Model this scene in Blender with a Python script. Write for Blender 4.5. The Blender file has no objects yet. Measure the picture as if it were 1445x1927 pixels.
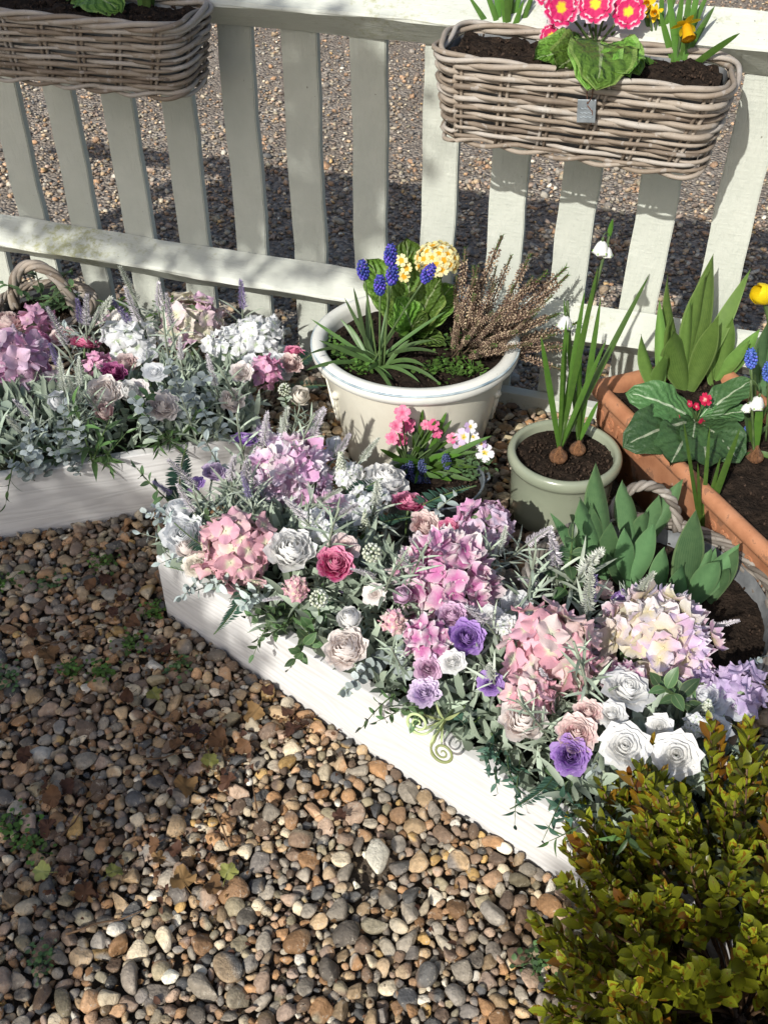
import bpy, bmesh, math, random
import numpy as np
from mathutils import Vector, Matrix, Euler
random.seed(7); rng = np.random.default_rng(7)
R = math.radians; PI = math.pi; TAU = 2*math.pi
S = bpy.context.scene
COL = S.collection

# ------------------------------------------------------------------ camera, sky, sun, exposure
H = 1.35                      # camera height (m)
PITCH = R(39.763)             # looking down
FPX, CX, CY = 1878.0, 722.5, 963.5
cam = bpy.data.cameras.new('camera'); co = bpy.data.objects.new('camera', cam); COL.objects.link(co)
co.location = (0, 0, H); co.rotation_euler = (PI/2-PITCH, 0, 0)
cam.sensor_fit = 'VERTICAL'; cam.sensor_height = 24; cam.lens = 24*FPX/1927
cam.clip_start = .05; cam.clip_end = 500
S.camera = co
SUN_AZ, SUN_EL = R(29), R(36)     # sun behind the photographer, to the left
TOSUN = Vector((-math.sin(SUN_AZ)*math.cos(SUN_EL), -math.cos(SUN_AZ)*math.cos(SUN_EL), math.sin(SUN_EL)))
w = bpy.data.worlds.new('World'); S.world = w; w.use_nodes = True
nt = w.node_tree; bg = nt.nodes['Background']; sky = nt.nodes.new('ShaderNodeTexSky')
sky.sky_type = 'NISHITA'; sky.sun_disc = False; sky.dust_density = 2.5; sky.sun_elevation = SUN_EL; sky.sun_rotation = PI+SUN_AZ
nt.links.new(sky.outputs[0], bg.inputs[0]); bg.inputs[1].default_value = .105
sl = bpy.data.lights.new('sun', 'SUN'); sl.energy = 4.0; sl.angle = R(.55); sl.color = (1, .965, .90)
so = bpy.data.objects.new('sun', sl); COL.objects.link(so); so.rotation_euler = TOSUN.to_track_quat('Z', 'Y').to_euler()
so.location = TOSUN*8
S.render.engine = 'CYCLES'
S.view_settings.view_transform = 'Standard'; S.view_settings.look = 'None'
S.view_settings.gamma = 1; S.view_settings.exposure = .30
S.render.resolution_x = 767; S.render.resolution_y = 1024

# ------------------------------------------------------------------ survey: photo pixel -> point of the place
SP, CP = math.sin(PITCH), math.cos(PITCH)
def ray(x, y):
    a = (x-CX)/FPX; b = -(y-CY)/FPX
    return Vector((a, CP+b*SP, -SP+b*CP))
def G(x, y, z=0.0):
    d = ray(x, y); return d*((z-H)/d.z)+Vector((0, 0, H))
def proj(P):
    q = P-Vector((0, 0, H)); f = q.y*CP-q.z*SP; up = q.y*SP+q.z*CP
    return (CX+FPX*q.x/f, CY-FPX*up/f, f)
FA = Vector((.3064, 2.0688, 0)); FANG = R(-19)
FU = Vector((math.cos(FANG), math.sin(FANG), 0)); FN = Vector((FU.y, -FU.x, 0))   # along the fence, towards the camera
def FP(u, off, z): return FA+FU*u+FN*off+Vector((0, 0, z))

# ------------------------------------------------------------------ mesh helpers
class MB:
    def __init__(s): s.v = []; s.f = []; s.p = []
    def add(s, v, f, p=None, m=None):
        o = len(s.v)
        if m is not None: v = [tuple(m @ Vector(q)) for q in v]
        s.v.extend(v); s.p.extend(p if p is not None else [(0, 0, 0)]*len(v))
        s.f.extend([tuple(i+o for i in g) for g in f]); return s
    def mesh(s, name='m', smooth=True):
        me = bpy.data.meshes.new(name); me.from_pydata([tuple(q) for q in s.v], [], s.f)
        a = me.attributes.new('p', 'FLOAT_VECTOR', 'POINT')
        a.data.foreach_set('vector', np.array(s.p, dtype=np.float32).ravel())
        if smooth: me.polygons.foreach_set('use_smooth', [True]*len(me.polygons))
        me.update(); return me
def surf(fn, ns, nt, rnd=0.0):
    v = []; p = []; f = []
    for j in range(nt+1):
        for i in range(ns+1):
            a = -1+2*i/ns; t = j/nt
            v.append(tuple(fn(a, t))); p.append((a, t, rnd))
    for j in range(nt):
        for i in range(ns):
            q = j*(ns+1)+i; f.append((q, q+1, q+ns+2, q+ns+1))
    return v, f, p
def tube(path, rad, sides=6, cap=True, rnd=0.0, closed=False):
    P = [Vector(q) for q in path]; n = len(P); v = []; p = []; f = []
    if not hasattr(rad, '__len__'): rad = [rad]*n
    ref = None
    for i in range(n):
        if closed: T = P[(i+1) % n]-P[i-1]
        else: T = P[min(i+1, n-1)]-P[max(i-1, 0)]
        T = T.normalized() if T.length > 1e-9 else Vector((0, 0, 1))
        if ref is None: ref = T.orthogonal().normalized()
        ref = (ref-T*ref.dot(T)); ref = ref.normalized() if ref.length > 1e-6 else T.orthogonal().normalized()
        b = T.cross(ref)
        for k in range(sides):
            a = TAU*k/sides
            v.append(tuple(P[i]+(ref*math.cos(a)+b*math.sin(a))*rad[i])); p.append((k/sides, i/max(1, n-1), rnd))
    m = n if closed else n-1
    for i in range(m):
        for k in range(sides):
            a = i*sides+k; b2 = i*sides+(k+1) % sides; c = ((i+1) % n)*sides+(k+1) % sides; d = ((i+1) % n)*sides+k
            f.append((a, b2, c, d))
    if cap and not closed:
        f.append(tuple(range(sides))[::-1]); f.append(tuple(range((n-1)*sides, n*sides)))
    return v, f, p
def lathe(prof, sides=64):
    v = []; f = []; p = []; n = len(prof)
    for i, (r, z) in enumerate(prof):
        for k in range(sides):
            a = TAU*k/sides; v.append((r*math.cos(a), r*math.sin(a), z)); p.append((k/sides, i/(n-1), 0))
    for i in range(n-1):
        for k in range(sides):
            f.append((i*sides+k, i*sides+(k+1) % sides, (i+1)*sides+(k+1) % sides, (i+1)*sides+k))
    return v, f, p
def boxv(x0, x1, y0, y1, z0, z1, bev=.002):
    bm = bmesh.new(); bmesh.ops.create_cube(bm, size=1)
    for q in bm.verts:
        q.co = Vector(((x0+x1)/2+q.co.x*(x1-x0), (y0+y1)/2+q.co.y*(y1-y0), (z0+z1)/2+q.co.z*(z1-z0)))
    if bev: bmesh.ops.bevel(bm, geom=list(bm.edges), offset=bev, segments=2, affect='EDGES', profile=.6)
    bm.verts.index_update()
    v = [tuple(q.co) for q in bm.verts]; f = [tuple(q.index for q in g.verts) for g in bm.faces]; bm.free()
    return v, f, [(0, 0, 0)]*len(v)
def solo(t, name='m', smooth=True): return MB().add(*t).mesh(name, smooth)
def hull_axis(d, twist=0.0):
    d = Vector(d).normalized(); return (d.to_track_quat('Z', 'Y').to_matrix().to_4x4()) @ Matrix.Rotation(twist, 4, 'Z')
T = Matrix.Translation
def RX(a): return Matrix.Rotation(a, 4, 'X')
def RY(a): return Matrix.Rotation(a, 4, 'Y')
def RZ(a): return Matrix.Rotation(a, 4, 'Z')
def SC(a, b=None, c=None):
    b = a if b is None else b; c = a if c is None else c
    return Matrix.Diagonal((a, b, c, 1))

# ------------------------------------------------------------------ objects
def obj(name, me, mat=None, parent=None, M=None):
    o = bpy.data.objects.new(name, me); COL.objects.link(o)
    if parent is not None: o.parent = parent
    if M is not None: o.matrix_basis = M if parent is not None else M
    if mat is not None and me is not None:
        if not me.materials: me.materials.append(mat)
        elif me.materials[0] != mat:
            o.material_slots[0].link = 'OBJECT'; o.material_slots[0].material = mat
    return o
def tag(o, label=None, cat=None, group=None, kind=None):
    if label: o['label'] = label
    if cat: o['category'] = cat
    if group: o['group'] = group
    if kind: o['kind'] = kind
    return o
def thing(name, label, cat, M=None, group=None):
    o = bpy.data.objects.new(name, None); COL.objects.link(o); o.empty_display_size = .05
    if M is not None: o.matrix_basis = M
    return tag(o, label, cat, group)
def place(kit, name, label, cat, M, mats=None, group=None):
    root = thing(name, label, cat, M, group)
    for e in kit:
        m = e[2]
        if isinstance(m, str): m = (mats or {}).get(m) or MATS[m]
        o = obj(e[0], e[1], m, root, e[3])
        if len(e) > 4 and e[4]: o['kind'] = e[4]
    return root

# ------------------------------------------------------------------ materials
MATS = {}
def lin(c):   # sRGB hex -> linear
    c = c.lstrip('#'); r = []
    for i in (0, 2, 4):
        x = int(c[i:i+2], 16)/255; r.append(x/12.92 if x <= .04045 else ((x+.055)/1.055)**2.4)
    return tuple(r)
def cc(c): return (*(lin(c) if isinstance(c, str) else c), 1)
class NT:
    def __init__(s, name):
        s.m = bpy.data.materials.new(name); s.m.use_nodes = True; s.t = s.m.node_tree; s.b = s.t.nodes['Principled BSDF']; s.out = s.t.nodes['Material Output']
    def n(s, ty, **k):
        q = s.t.nodes.new('ShaderNode'+ty)
        for a, b in k.items():
            if a.startswith('i_'): q.inputs[a[2:].replace('_', ' ')].default_value = b
            else: setattr(q, a, b)
        return q
    def l(s, a, b): s.t.links.new(a, b)
    def ramp(s, fac, stops, interp='LINEAR'):
        q = s.n('ValToRGB'); q.color_ramp.interpolation = interp; e = q.color_ramp.elements
        while len(e) < len(stops): e.new(.5)
        for x, (pos, c) in zip(e, stops): x.position = pos; x.color = cc(c)
        s.l(fac, q.inputs[0]); return q.outputs[0]
    def math(s, op, a, b=None, c=None):
        q = s.n('Math', operation=op)
        for i, x in enumerate((a, b, c)):
            if x is None: continue
            if isinstance(x, (int, float)): q.inputs[i].default_value = x
            else: s.l(x, q.inputs[i])
        return q.outputs[0]
    def mix(s, fac, a, b, mode='MIX'):
        q = s.n('Mix', data_type='RGBA', blend_type=mode)
        for i, x in ((0, fac), (6, a), (7, b)):
            if isinstance(x, (int, float)): q.inputs[i].default_value = x
            elif isinstance(x, (tuple, str)): q.inputs[i].default_value = cc(x)
            else: s.l(x, q.inputs[i])
        return q.outputs[2]
    def noise(s, vec, scale, detail=3, rough=.55, dist=0):
        q = s.n('TexNoise'); q.inputs['Scale'].default_value = scale; q.inputs['Detail'].default_value = detail
        q.inputs['Roughness'].default_value = rough; q.inputs['Distortion'].default_value = dist
        if vec is not None: s.l(vec, q.inputs['Vector'])
        return q.outputs['Fac']
    def attr(s): 
        a = s.n('Attribute', attribute_name='p'); q = s.n('SeparateXYZ'); s.l(a.outputs['Vector'], q.inputs[0]); return q.outputs
    def objc(s, scale=None):
        c = s.n('TexCoord').outputs['Object']
        if scale is None: return c
        q = s.n('Mapping'); q.inputs['Scale'].default_value = scale; s.l(c, q.inputs[0]); return q.outputs[0]
    def bump(s, h, strength=.3, dist=.002):
        q = s.n('Bump'); q.inputs['Strength'].default_value = strength; q.inputs['Distance'].default_value = dist
        s.l(h, q.inputs['Height']); s.l(q.outputs[0], s.b.inputs['Normal']); return q
    def fin(s, col, rough=.6, spec=.4, transl=0, coat=0):
        if isinstance(col, (tuple, str)): s.b.inputs['Base Color'].default_value = cc(col)
        else: s.l(col, s.b.inputs['Base Color'])
        if isinstance(rough, (int, float)): s.b.inputs['Roughness'].default_value = rough
        else: s.l(rough, s.b.inputs['Roughness'])
        s.b.inputs['Specular IOR Level'].default_value = spec
        if coat: s.b.inputs['Coat Weight'].default_value = coat; s.b.inputs['Coat Roughness'].default_value = .12
        if transl:
            tr = s.n('BsdfTranslucent'); mx = s.n('MixShader'); mx.inputs[0].default_value = transl
            if isinstance(col, (tuple, str)): tr.inputs[0].default_value = cc(col)
            else: s.l(col, tr.inputs[0])
            s.l(s.b.outputs[0], mx.inputs[1]); s.l(tr.outputs[0], mx.inputs[2]); s.l(mx.outputs[0], s.out.inputs[0])
        return s.m
def reg(name, m): MATS[name] = m; return m

def leafmat(name, dark, light, edge=None, vein=None, rough=.45, transl=.22, varh=.25, veins=0, hue=.02, stain=None, spec=.4, streak=0, ns=90, vb=1.0):
    """leaf: colour runs base->tip, mottled, with a midrib; every leaf object and every leaf of a mesh differs a little"""
    k = NT(name); sx, tt, rn = k.attr(); oi = k.n('ObjectInfo')
    r = k.math('FRACT', k.math('ADD', oi.outputs['Random'], rn))
    nz = k.noise(k.objc(), ns, 3)
    f = k.math('ADD', k.math('MULTIPLY', r, .6), k.math('MULTIPLY', nz, .55))
    c = k.ramp(f, [(.15, dark), (.85, light)])
    ax = k.math('ABSOLUTE', sx)
    if vein:
        vm = k.math('LESS_THAN', ax, k.math('MULTIPLY_ADD', tt, -.07, .10)); c = k.mix(k.math('MULTIPLY', vm, .75), c, vein)
    if edge:
        c = k.mix(k.math('MULTIPLY', k.math('GREATER_THAN', ax, .86), .7), c, edge)
    if streak:
        sk = k.math('SINE', k.math('MULTIPLY', k.math('ADD', sx, k.math('MULTIPLY', nz, .12)), streak)); c = k.mix(k.math('MULTIPLY_ADD', sk, .16, .16), c, light)
    if stain:
        c = k.mix(k.math('GREATER_THAN', k.math('ADD', nz, k.math('MULTIPLY', r, .22)), .72), c, stain)
    hs = k.n('HueSaturation'); k.l(c, hs.inputs['Color'])
    k.l(k.math('MULTIPLY_ADD', r, 2*hue, .5-hue), hs.inputs['Hue']); k.l(k.math('MULTIPLY_ADD', r, 2*varh, 1-varh), hs.inputs['Value'])
    if veins:
        wv = k.math('SINE', k.math('MULTIPLY', k.math('SUBTRACT', tt, k.math('MULTIPLY', ax, .35)), veins))
        hh = k.math('ADD', k.math('MULTIPLY', wv, .5), k.math('MULTIPLY', k.noise(k.objc(), ns*2.4, 2), 1.4)); k.bump(hh, vb, .004)
    else:
        k.bump(k.noise(k.objc(), ns*1.8, 2), .2, .001)
    return reg(name, k.fin(hs.outputs[0], rough, spec, transl))
def petalmat(name, base, tips, rim=None, t0=.1, t1=.75, rough=.6, transl=.3, rimw=.86, jit=.08):
    """petal: base colour at the claw, tip colour picked per petal from a palette, optional rim colour"""
    k = NT(name); sx, tt, rn = k.attr(); oi = k.n('ObjectInfo')
    r = k.math('FRACT', k.math('ADD', oi.outputs['Random'], rn))
    tips = [tuple(x+(.86-x)*.16 for x in c) if min(c) > .18 else c for c in tips]; base = tuple(x+(.86-x)*.10 for x in base) if min(base) > .18 else base
    n = len(tips); tip = k.ramp(r, [((i+.5)/n, c) for i, c in enumerate(tips)]) if n > 1 else None
    if tip is None: tip = k.ramp(r, [(0, tips[0]), (1, tips[0])])
    nz = k.noise(k.objc(), 3.2, 3)
    t = k.math('ADD', tt, k.math('MULTIPLY', k.math('SUBTRACT', nz, .5), .5))
    f = k.n('MapRange', clamp=True); k.l(t, f.inputs[0]); f.inputs[1].default_value = t0; f.inputs[2].default_value = t1
    c = k.mix(f.outputs[0], base, tip)
    if rim:
        e = k.math('MAXIMUM', k.math('MULTIPLY', k.math('ABSOLUTE', sx), k.math('MULTIPLY', tt, 1.1)), tt)
        e = k.math('ADD', e, k.math('MULTIPLY', k.math('SUBTRACT', nz, .5), .25))
        g = k.n('MapRange', clamp=True); k.l(e, g.inputs[0]); g.inputs[1].default_value = rimw-.08; g.inputs[2].default_value = rimw+.06
        c = k.mix(g.outputs[0], c, rim)
    hs = k.n('HueSaturation'); k.l(c, hs.inputs['Color']); k.l(k.math('MULTIPLY_ADD', r, 2*jit, 1-jit), hs.inputs['Value'])
    k.bump(k.noise(k.objc((1, 1, 1)), 9, 4), .35, .0025)
    return reg(name, k.fin(hs.outputs[0], rough, .3, transl))
def plain(name, c0, c1, scale=40, rough=.6, bump=.2, bscale=None, bdist=.002, spec=.4, coat=0, detail=4, rnd=.15, map=None, transl=0):
    k = NT(name); v = k.objc(map); nz = k.noise(v, scale, detail); oi = k.n('ObjectInfo'); rn = k.attr()[2]
    r = k.math('FRACT', k.math('ADD', oi.outputs['Random'], rn))
    c = k.ramp(nz, [(.3, c0), (.7, c1)]); hs = k.n('HueSaturation'); k.l(c, hs.inputs['Color'])
    k.l(k.math('MULTIPLY_ADD', r, 2*rnd, 1-rnd), hs.inputs['Value'])
    if bump: k.bump(k.noise(v, bscale or scale*3, 4), bump, bdist)
    return reg(name, k.fin(hs.outputs[0], rough, spec, transl, coat))
# ------------------------------------------------------------------ materials of the setting
def mk_paint():
    k = NT('fence_paint'); v = k.objc(); oi = k.n('ObjectInfo')
    n1 = k.noise(v, 9, 4); c = k.ramp(n1, [(.3, (.435, .46, .405)), (.7, (.52, .54, .48))])
    sp = k.noise(v, 70, 3, .7); c = k.mix(k.math('MULTIPLY', k.math('GREATER_THAN', sp, .74), .7), c, (.12, .11, .08))
    vm = k.objc((3, 3, 3)); d = k.noise(vm, 3.1, 5, .7)
    c = k.mix(k.math('MULTIPLY', k.math('GREATER_THAN', d, .67), .35), c, (.36, .35, .24))
    hs = k.n('HueSaturation'); k.l(c, hs.inputs['Color']); k.l(k.math('MULTIPLY_ADD', oi.outputs['Random'], .12, .94), hs.inputs['Value'])
    vs = k.objc((1, 1, .22)); h = k.math('ADD', k.noise(vs, 120, 5, .65, .6), k.math('MULTIPLY', k.noise(k.objc((.6, .6, 3)), 60, 4), .45)); k.bump(h, .6, .0045)
    return reg('paint', k.fin(hs.outputs[0], .62, .35))
mk_paint()
def mk_railpaint():
    k = NT('rail_paint'); v = k.objc()
    c = k.ramp(k.noise(v, 8, 4), [(.3, (.48, .50, .44)), (.7, (.56, .58, .52))])
    al = k.math('MULTIPLY', k.noise(v, 2.3, 3), k.noise(v, 60, 5, .75)); f = k.n('MapRange', clamp=True); k.l(al, f.inputs[0]); f.inputs[1].default_value = .30; f.inputs[2].default_value = .42
    c = k.mix(k.math('MULTIPLY', f.outputs[0], .75), c, (.30, .30, .12))
    c = k.mix(k.math('MULTIPLY', k.math('GREATER_THAN', k.noise(v, 55, 3, .7), .73), .7), c, (.10, .09, .07))
    h = k.math('ADD', k.noise(k.objc((.25, 1, 1)), 110, 5, .65, .5), k.math('MULTIPLY', k.noise(v, 30, 3), .5)); k.bump(h, .6, .003)
    return reg('railpaint', k.fin(c, .65, .3))
mk_railpaint()
def mk_whitewood():
    """limewashed pine: long drifting grain, knots that bend it, worn grey streaks and mud specks"""
    k = NT('whitewash'); oi = k.n('ObjectInfo'); cx = k.n('CombineXYZ'); k.l(k.math('MULTIPLY', oi.outputs['Random'], 9), cx.inputs[0]); k.l(k.math('MULTIPLY', oi.outputs['Random'], 3), cx.inputs[2])
    def vec(sc):
        a = k.n('VectorMath', operation='ADD'); k.l(k.objc(sc), a.inputs[0]); k.l(cx.outputs[0], a.inputs[1]); return a.outputs[0]
    kn = k.n('TexVoronoi'); kn.inputs['Scale'].default_value = 3.4; k.l(vec((1, 1, 1.9)), kn.inputs['Vector'])
    near = k.n('MapRange', clamp=True); k.l(kn.outputs['Distance'], near.inputs[0]); near.inputs[1].default_value = .0; near.inputs[2].default_value = .30; near.inputs[3].default_value = 1; near.inputs[4].default_value = 0
    z = k.n('SeparateXYZ'); k.l(vec((1, 1, 1)), z.inputs[0])
    warp = k.math('ADD', k.math('MULTIPLY', k.noise(vec((1.1, 3, 9)), 2.2, 3, .5), .10), k.math('MULTIPLY', near.outputs[0], .035))
    ring = k.math('SINE', k.math('MULTIPLY', k.math('ADD', z.outputs[2], warp), 430)); ring2 = k.noise(vec((1.2, 30, 42)), 4, 5, .7)
    g = k.math('ADD', k.math('MULTIPLY', k.math('MULTIPLY_ADD', ring, .5, .5), .45), k.math('MULTIPLY', ring2, .75))
    c = k.ramp(g, [(.2, (.52, .515, .505)), (.5, (.60, .595, .585)), (.8, (.65, .645, .635))])
    core = k.n('MapRange', clamp=True); k.l(kn.outputs['Distance'], core.inputs[0]); core.inputs[1].default_value = .015; core.inputs[2].default_value = .075; core.inputs[3].default_value = .55; core.inputs[4].default_value = 0
    c = k.mix(core.outputs[0], c, (.33, .30, .27))
    c = k.mix(k.math('MULTIPLY', k.math('GREATER_THAN', k.noise(vec((1.5, 8, 8)), 3.2, 4, .65), .62), .14), c, (.45, .44, .425))
    c = k.mix(k.math('MULTIPLY', k.math('GREATER_THAN', k.noise(vec((1, 1, 1)), 95, 3, .7), .74), .6), c, (.16, .12, .08))
    k.bump(g, .35, .0016)
    return reg('whitewood', k.fin(c, .6, .3))
mk_whitewood()
def mk_pebble():
    k = NT('pebble'); a = k.n('Attribute', attribute_name='pcol'); v = k.objc()
    n1 = k.noise(v, 130, 5, .65); n2 = k.noise(v, 45, 3)
    hs = k.n('HueSaturation'); k.l(a.outputs['Color'], hs.inputs['Color'])
    k.l(k.math('ADD', k.math('MULTIPLY', n1, 1.1), k.math('MULTIPLY_ADD', n2, 1.0, .05)), hs.inputs['Value'])
    c = hs.outputs[0]
    c = k.mix(k.math('MULTIPLY', k.math('GREATER_THAN', k.noise(v, 85, 5, .75), .60), .55), c, (.46, .41, .33))
    c = k.mix(k.math('MULTIPLY', k.math('GREATER_THAN', k.noise(v, 72, 5, .75, 1.6), .60), .6), c, (.06, .05, .042))
    k.bump(k.math('ADD', k.noise(v, 230, 4, .7), k.math('MULTIPLY', k.noise(v, 80, 2), 1.2)), .8, .003)
    return reg('pebble', k.fin(c, k.math('MULTIPLY_ADD', n1, .4, .38), .32))
mk_pebble()
plain('earth', (.05, .04, .03), (.12, .095, .07), 60, .95, .8, 120, .01, .1)
plain('soil', (.010, .007, .005), (.035, .024, .017), 55, .95, 1, 140, .008, .12)
def mk_far():
    k = NT('far_gravel'); v = k.objc()
    vo = k.n('TexVoronoi'); vo.inputs['Scale'].default_value = 85; k.l(v, vo.inputs['Vector'])
    c = k.ramp(k.math('FRACT', k.math('MULTIPLY', vo.outputs['Color'], 1)), [(0, (.08, .072, .065)), (.3, (.19, .16, .13)), (.6, (.30, .25, .20)), (1, (.46, .42, .36))])
    dirt = k.noise(v, 1.8, 5, .6); f = k.n('MapRange', clamp=True); k.l(dirt, f.inputs[0]); f.inputs[1].default_value = .42; f.inputs[2].default_value = .62
    c = k.mix(k.math('MULTIPLY', f.outputs[0], .6), c, (.20, .165, .13)); k.bump(k.math('SUBTRACT', 1, vo.outputs['Distance']), .9, .012)
    return reg('far_gravel', k.fin(c, .85, .2))
mk_far()
def mk_dirt():
    k = NT('drive_earth'); v = k.objc(); c = k.ramp(k.noise(v, 3, 6, .65), [(.3, (.15, .125, .11)), (.7, (.25, .215, .19))])
    c = k.mix(k.math('MULTIPLY', k.noise(v, 160, 3), .6), c, (.2, .165, .14)); k.bump(k.noise(v, 90, 5, .7), .8, .01)
    return reg('drive_earth', k.fin(c, .9, .15))
mk_dirt()

# ------------------------------------------------------------------ ground
def sheet(name, x0, x1, y0, y1, z, mat, n=1):
    v, f, p = surf(lambda s, t: (x0+(x1-x0)*(s+1)/2, y0+(y1-y0)*t, z), n, n)
    return tag(obj(name, solo((v, f, p)), mat), kind='structure')
sheet('ground', -120, 120, -120, 120, -.03, MATS['far_gravel'])
# footprints that keep stones out: troughs (origin, direction, length, depth) and round pots
T2O, T2D = Vector((-.409, 1.325, 0)), Vector((.7733, -.6341, 0)); T2N = Vector((.6341, .7733, 0)); T2L, T2W, T2H = 1.16, .24, .145
T1D = Vector((.9636, .2674, 0)); T1N = Vector((-.2674, .9636, 0)); T1O = Vector((-.788, 1.5398, 0))-T1D*.42; T1L, T1W, T1H = .985, .29, .15
TCO, TCD = Vector((.437, 1.793, 0)), Vector((.3692, -.9293, 0)); TCN = Vector((.9293, .3692, 0)); TCL, TCW, TCZ = .62, .30, .22
POTC, POTR, POTZ = Vector((.066, 1.853, 0)), .223, .29
GPC, GPR, GPZ = Vector((.365, 1.627, 0)), .117, .16
ZBC, ZBR, ZBZ = Vector((.1, 1.572, 0)), .104, .13
TBC, TBR, TBZ = Vector((.455, 1.21, 0)), .212, .15
def inbox(P, O, D, N, L, W, m=0.0):
    q = P-O; a = q.dot(D); b = q.dot(N); return -m < a < L+m and -m < b < W+m
def blocked(P, r):
    for O, D, N, L, W in ((T2O, T2D, T2N, T2L, T2W), (T1O, T1D, T1N, T1L, T1W), (TCO, TCD, TCN, TCL, TCW)):
        if inbox(P, O, D, N, L, W, r*.75): return True
    for C, rr in ((POTC, .15), (GPC, .105), (ZBC, .09), (TBC, .19)):
        if (P.xy-C.xy).length < rr+r*.7: return True
    return False
PAL = [((.36, .265, .165), 7), ((.30, .175, .09), 4.5), ((.25, .225, .19), 6), ((.085, .085, .085), 2.6), ((.46, .40, .30), 4), ((.29, .215, .165), 5.5),
       ((.15, .105, .075), 4.5), ((.58, .54, .46), 1.2), ((.24, .21, .145), 3), ((.37, .235, .14), 2.5), ((.17, .15, .13), 4.5), ((.38, .25, .10), 1.0)]
PW = np.array([p[1] for p in PAL]); PW = PW/PW.sum(); PC = np.array([p[0] for p in PAL])
def ico(n):
    bm = bmesh.new(); bmesh.ops.create_icosphere(bm, subdivisions=n, radius=1); bm.verts.index_update()
    v = np.array([q.co[:] for q in bm.verts]); f = np.array([[q.index for q in g.verts] for g in bm.faces]); bm.free(); return v, f
ICO = {i: ico(i) for i in (1, 2, 3)}
def stone(lv, d, r, angular=None):
    """one pebble: squashed sphere with lumps and a few worn flats"""
    v, f = ICO[lv]; v = v.copy()
    k = r.normal(size=(3, 3))*1.2; ph = r.uniform(0, TAU, 3)
    v *= 1+(np.sin(v@k.T+ph)*np.array([.11, .08, .06])).sum(1)[:, None]
    nf = r.integers(2, 6) if angular is None else angular
    if r.random() < .35: nf += 5
    for _ in range(nf):
        n = r.normal(size=3); n /= np.linalg.norm(n); c = r.uniform(.36, .78); h = v@n; m = h > c
        v[m] -= np.outer(h[m]-c, n)*.92
    ab = r.uniform(.62, 1); c = r.uniform(.42, .75)
    v *= np.array([1, ab, c])*d*.58
    a, b, g = r.normal(0, .28), r.normal(0, .28), r.uniform(0, TAU)
    M = np.array((Matrix.Rotation(g, 3, 'Z') @ Matrix.Rotation(a, 3, 'X') @ Matrix.Rotation(b, 3, 'Y')))
    return v@M.T, f
def stones_mesh(name, items, r, colf=None):
    V = []; F = []; Cc = []; o = 0
    for (x, y, z, d, lv) in items:
        v, f = stone(lv, d, r); V.append(v+np.array([x, y, z])); F.append(f+o); o += len(v)
        c = PC[r.choice(len(PC), p=PW)]*r.uniform(.70, 1.32)*np.array([1.14, 1.10, 1.02])*(.6 if r.random() < .22 else 1)
        if colf: c = colf(c, r)
        cv = np.tile(c, (len(v), 1))
        if len(v) > 12 and r.random() < .55:      # banded and rind-patched flints
            c2 = PC[r.choice(len(PC), p=PW)]*r.uniform(.7, 1.3); kk = r.normal(size=3)*(1.6/d); q = np.clip(.5+1.6*np.sin(v@kk+r.uniform(0, 6)), 0, 1)[:, None]; cv = cv*(1-q)+c2*q
        Cc.append(np.concatenate([np.clip(cv, 0, .8), np.ones((len(v), 1))], 1))
    return raw_mesh(name, np.concatenate(V), np.concatenate(F), np.concatenate(Cc))
def raw_mesh(name, V, F, Cc):
    me = bpy.data.meshes.new(name); nv, nf = len(V), len(F)
    me.vertices.add(nv); me.vertices.foreach_set('co', V.astype(np.float32).ravel())
    me.loops.add(nf*3); me.loops.foreach_set('vertex_index', F.astype(np.int32).ravel())
    me.polygons.add(nf); me.polygons.foreach_set('loop_start', np.arange(0, nf*3, 3, dtype=np.int32))
    me.polygons.foreach_set('use_smooth', np.ones(nf, dtype=bool))
    a = me.attributes.new('pcol', 'FLOAT_COLOR', 'POINT'); a.data.foreach_set('color', Cc.astype(np.float32).ravel())
    me.update(calc_edges=True); me.validate(); return me
bed = sheet('gravel_bed', -1.5, 1.5, .0, 2.12, -.014, MATS['earth'])
def pack(n, dias, x0, x1, y0, y1, tight, r, ok):
    """dart throwing, big stones first"""
    cell = .06; grid = {}; out = []
    for d in sorted(dias, reverse=True):
        for _ in range(9):
            x, y = r.uniform(x0, x1), r.uniform(y0, y1)
            if not ok(x, y, d/2): continue
            gx, gy = int(x/cell), int(y/cell); hit = False
            for i in (-1, 0, 1):
                for j in (-1, 0, 1):
                    for (a, b, e) in grid.get((gx+i, gy+j), ()):
                        if (a-x)**2+(b-y)**2 < (tight*(d+e)/2)**2: hit = True; break
                    if hit: break
                if hit: break
            if hit: continue
            grid.setdefault((gx, gy), []).append((x, y, d)); out.append((x, y, d)); break
    return out
def okfore(x, y, r):
    P = Vector((x, y, 0))
    if blocked(P, r): return False
    if (P-FA).dot(FN) < .035+r: return False
    px, py, f = proj(P); return -140 < px < 1600 and py < 2080
r1 = np.random.default_rng(11)
dias = np.concatenate([np.clip(np.exp(r1.normal(math.log(.0195), .30, 6800)), .011, .038), np.clip(r1.normal(.0128, .0025, 18000), .008, .018)])
fore = pack(0, dias, -1.35, 1.0, .36, 2.35, .665, r1, okfore)
small = pack(0, np.clip(r1.normal(.0105, .002, 7000), .008, .015), -1.2, 1.0, .35, 2.3, .62, r1, okfore)
items = []
for (x, y, d) in fore:
    dist = (Vector((x, y, 0))-co.location).length
    items.append((x, y, d*.14+r1.uniform(-.003, .005), d, 3 if (d/dist > .0165 and y < 1.3) else 2))
ranked = []
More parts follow.
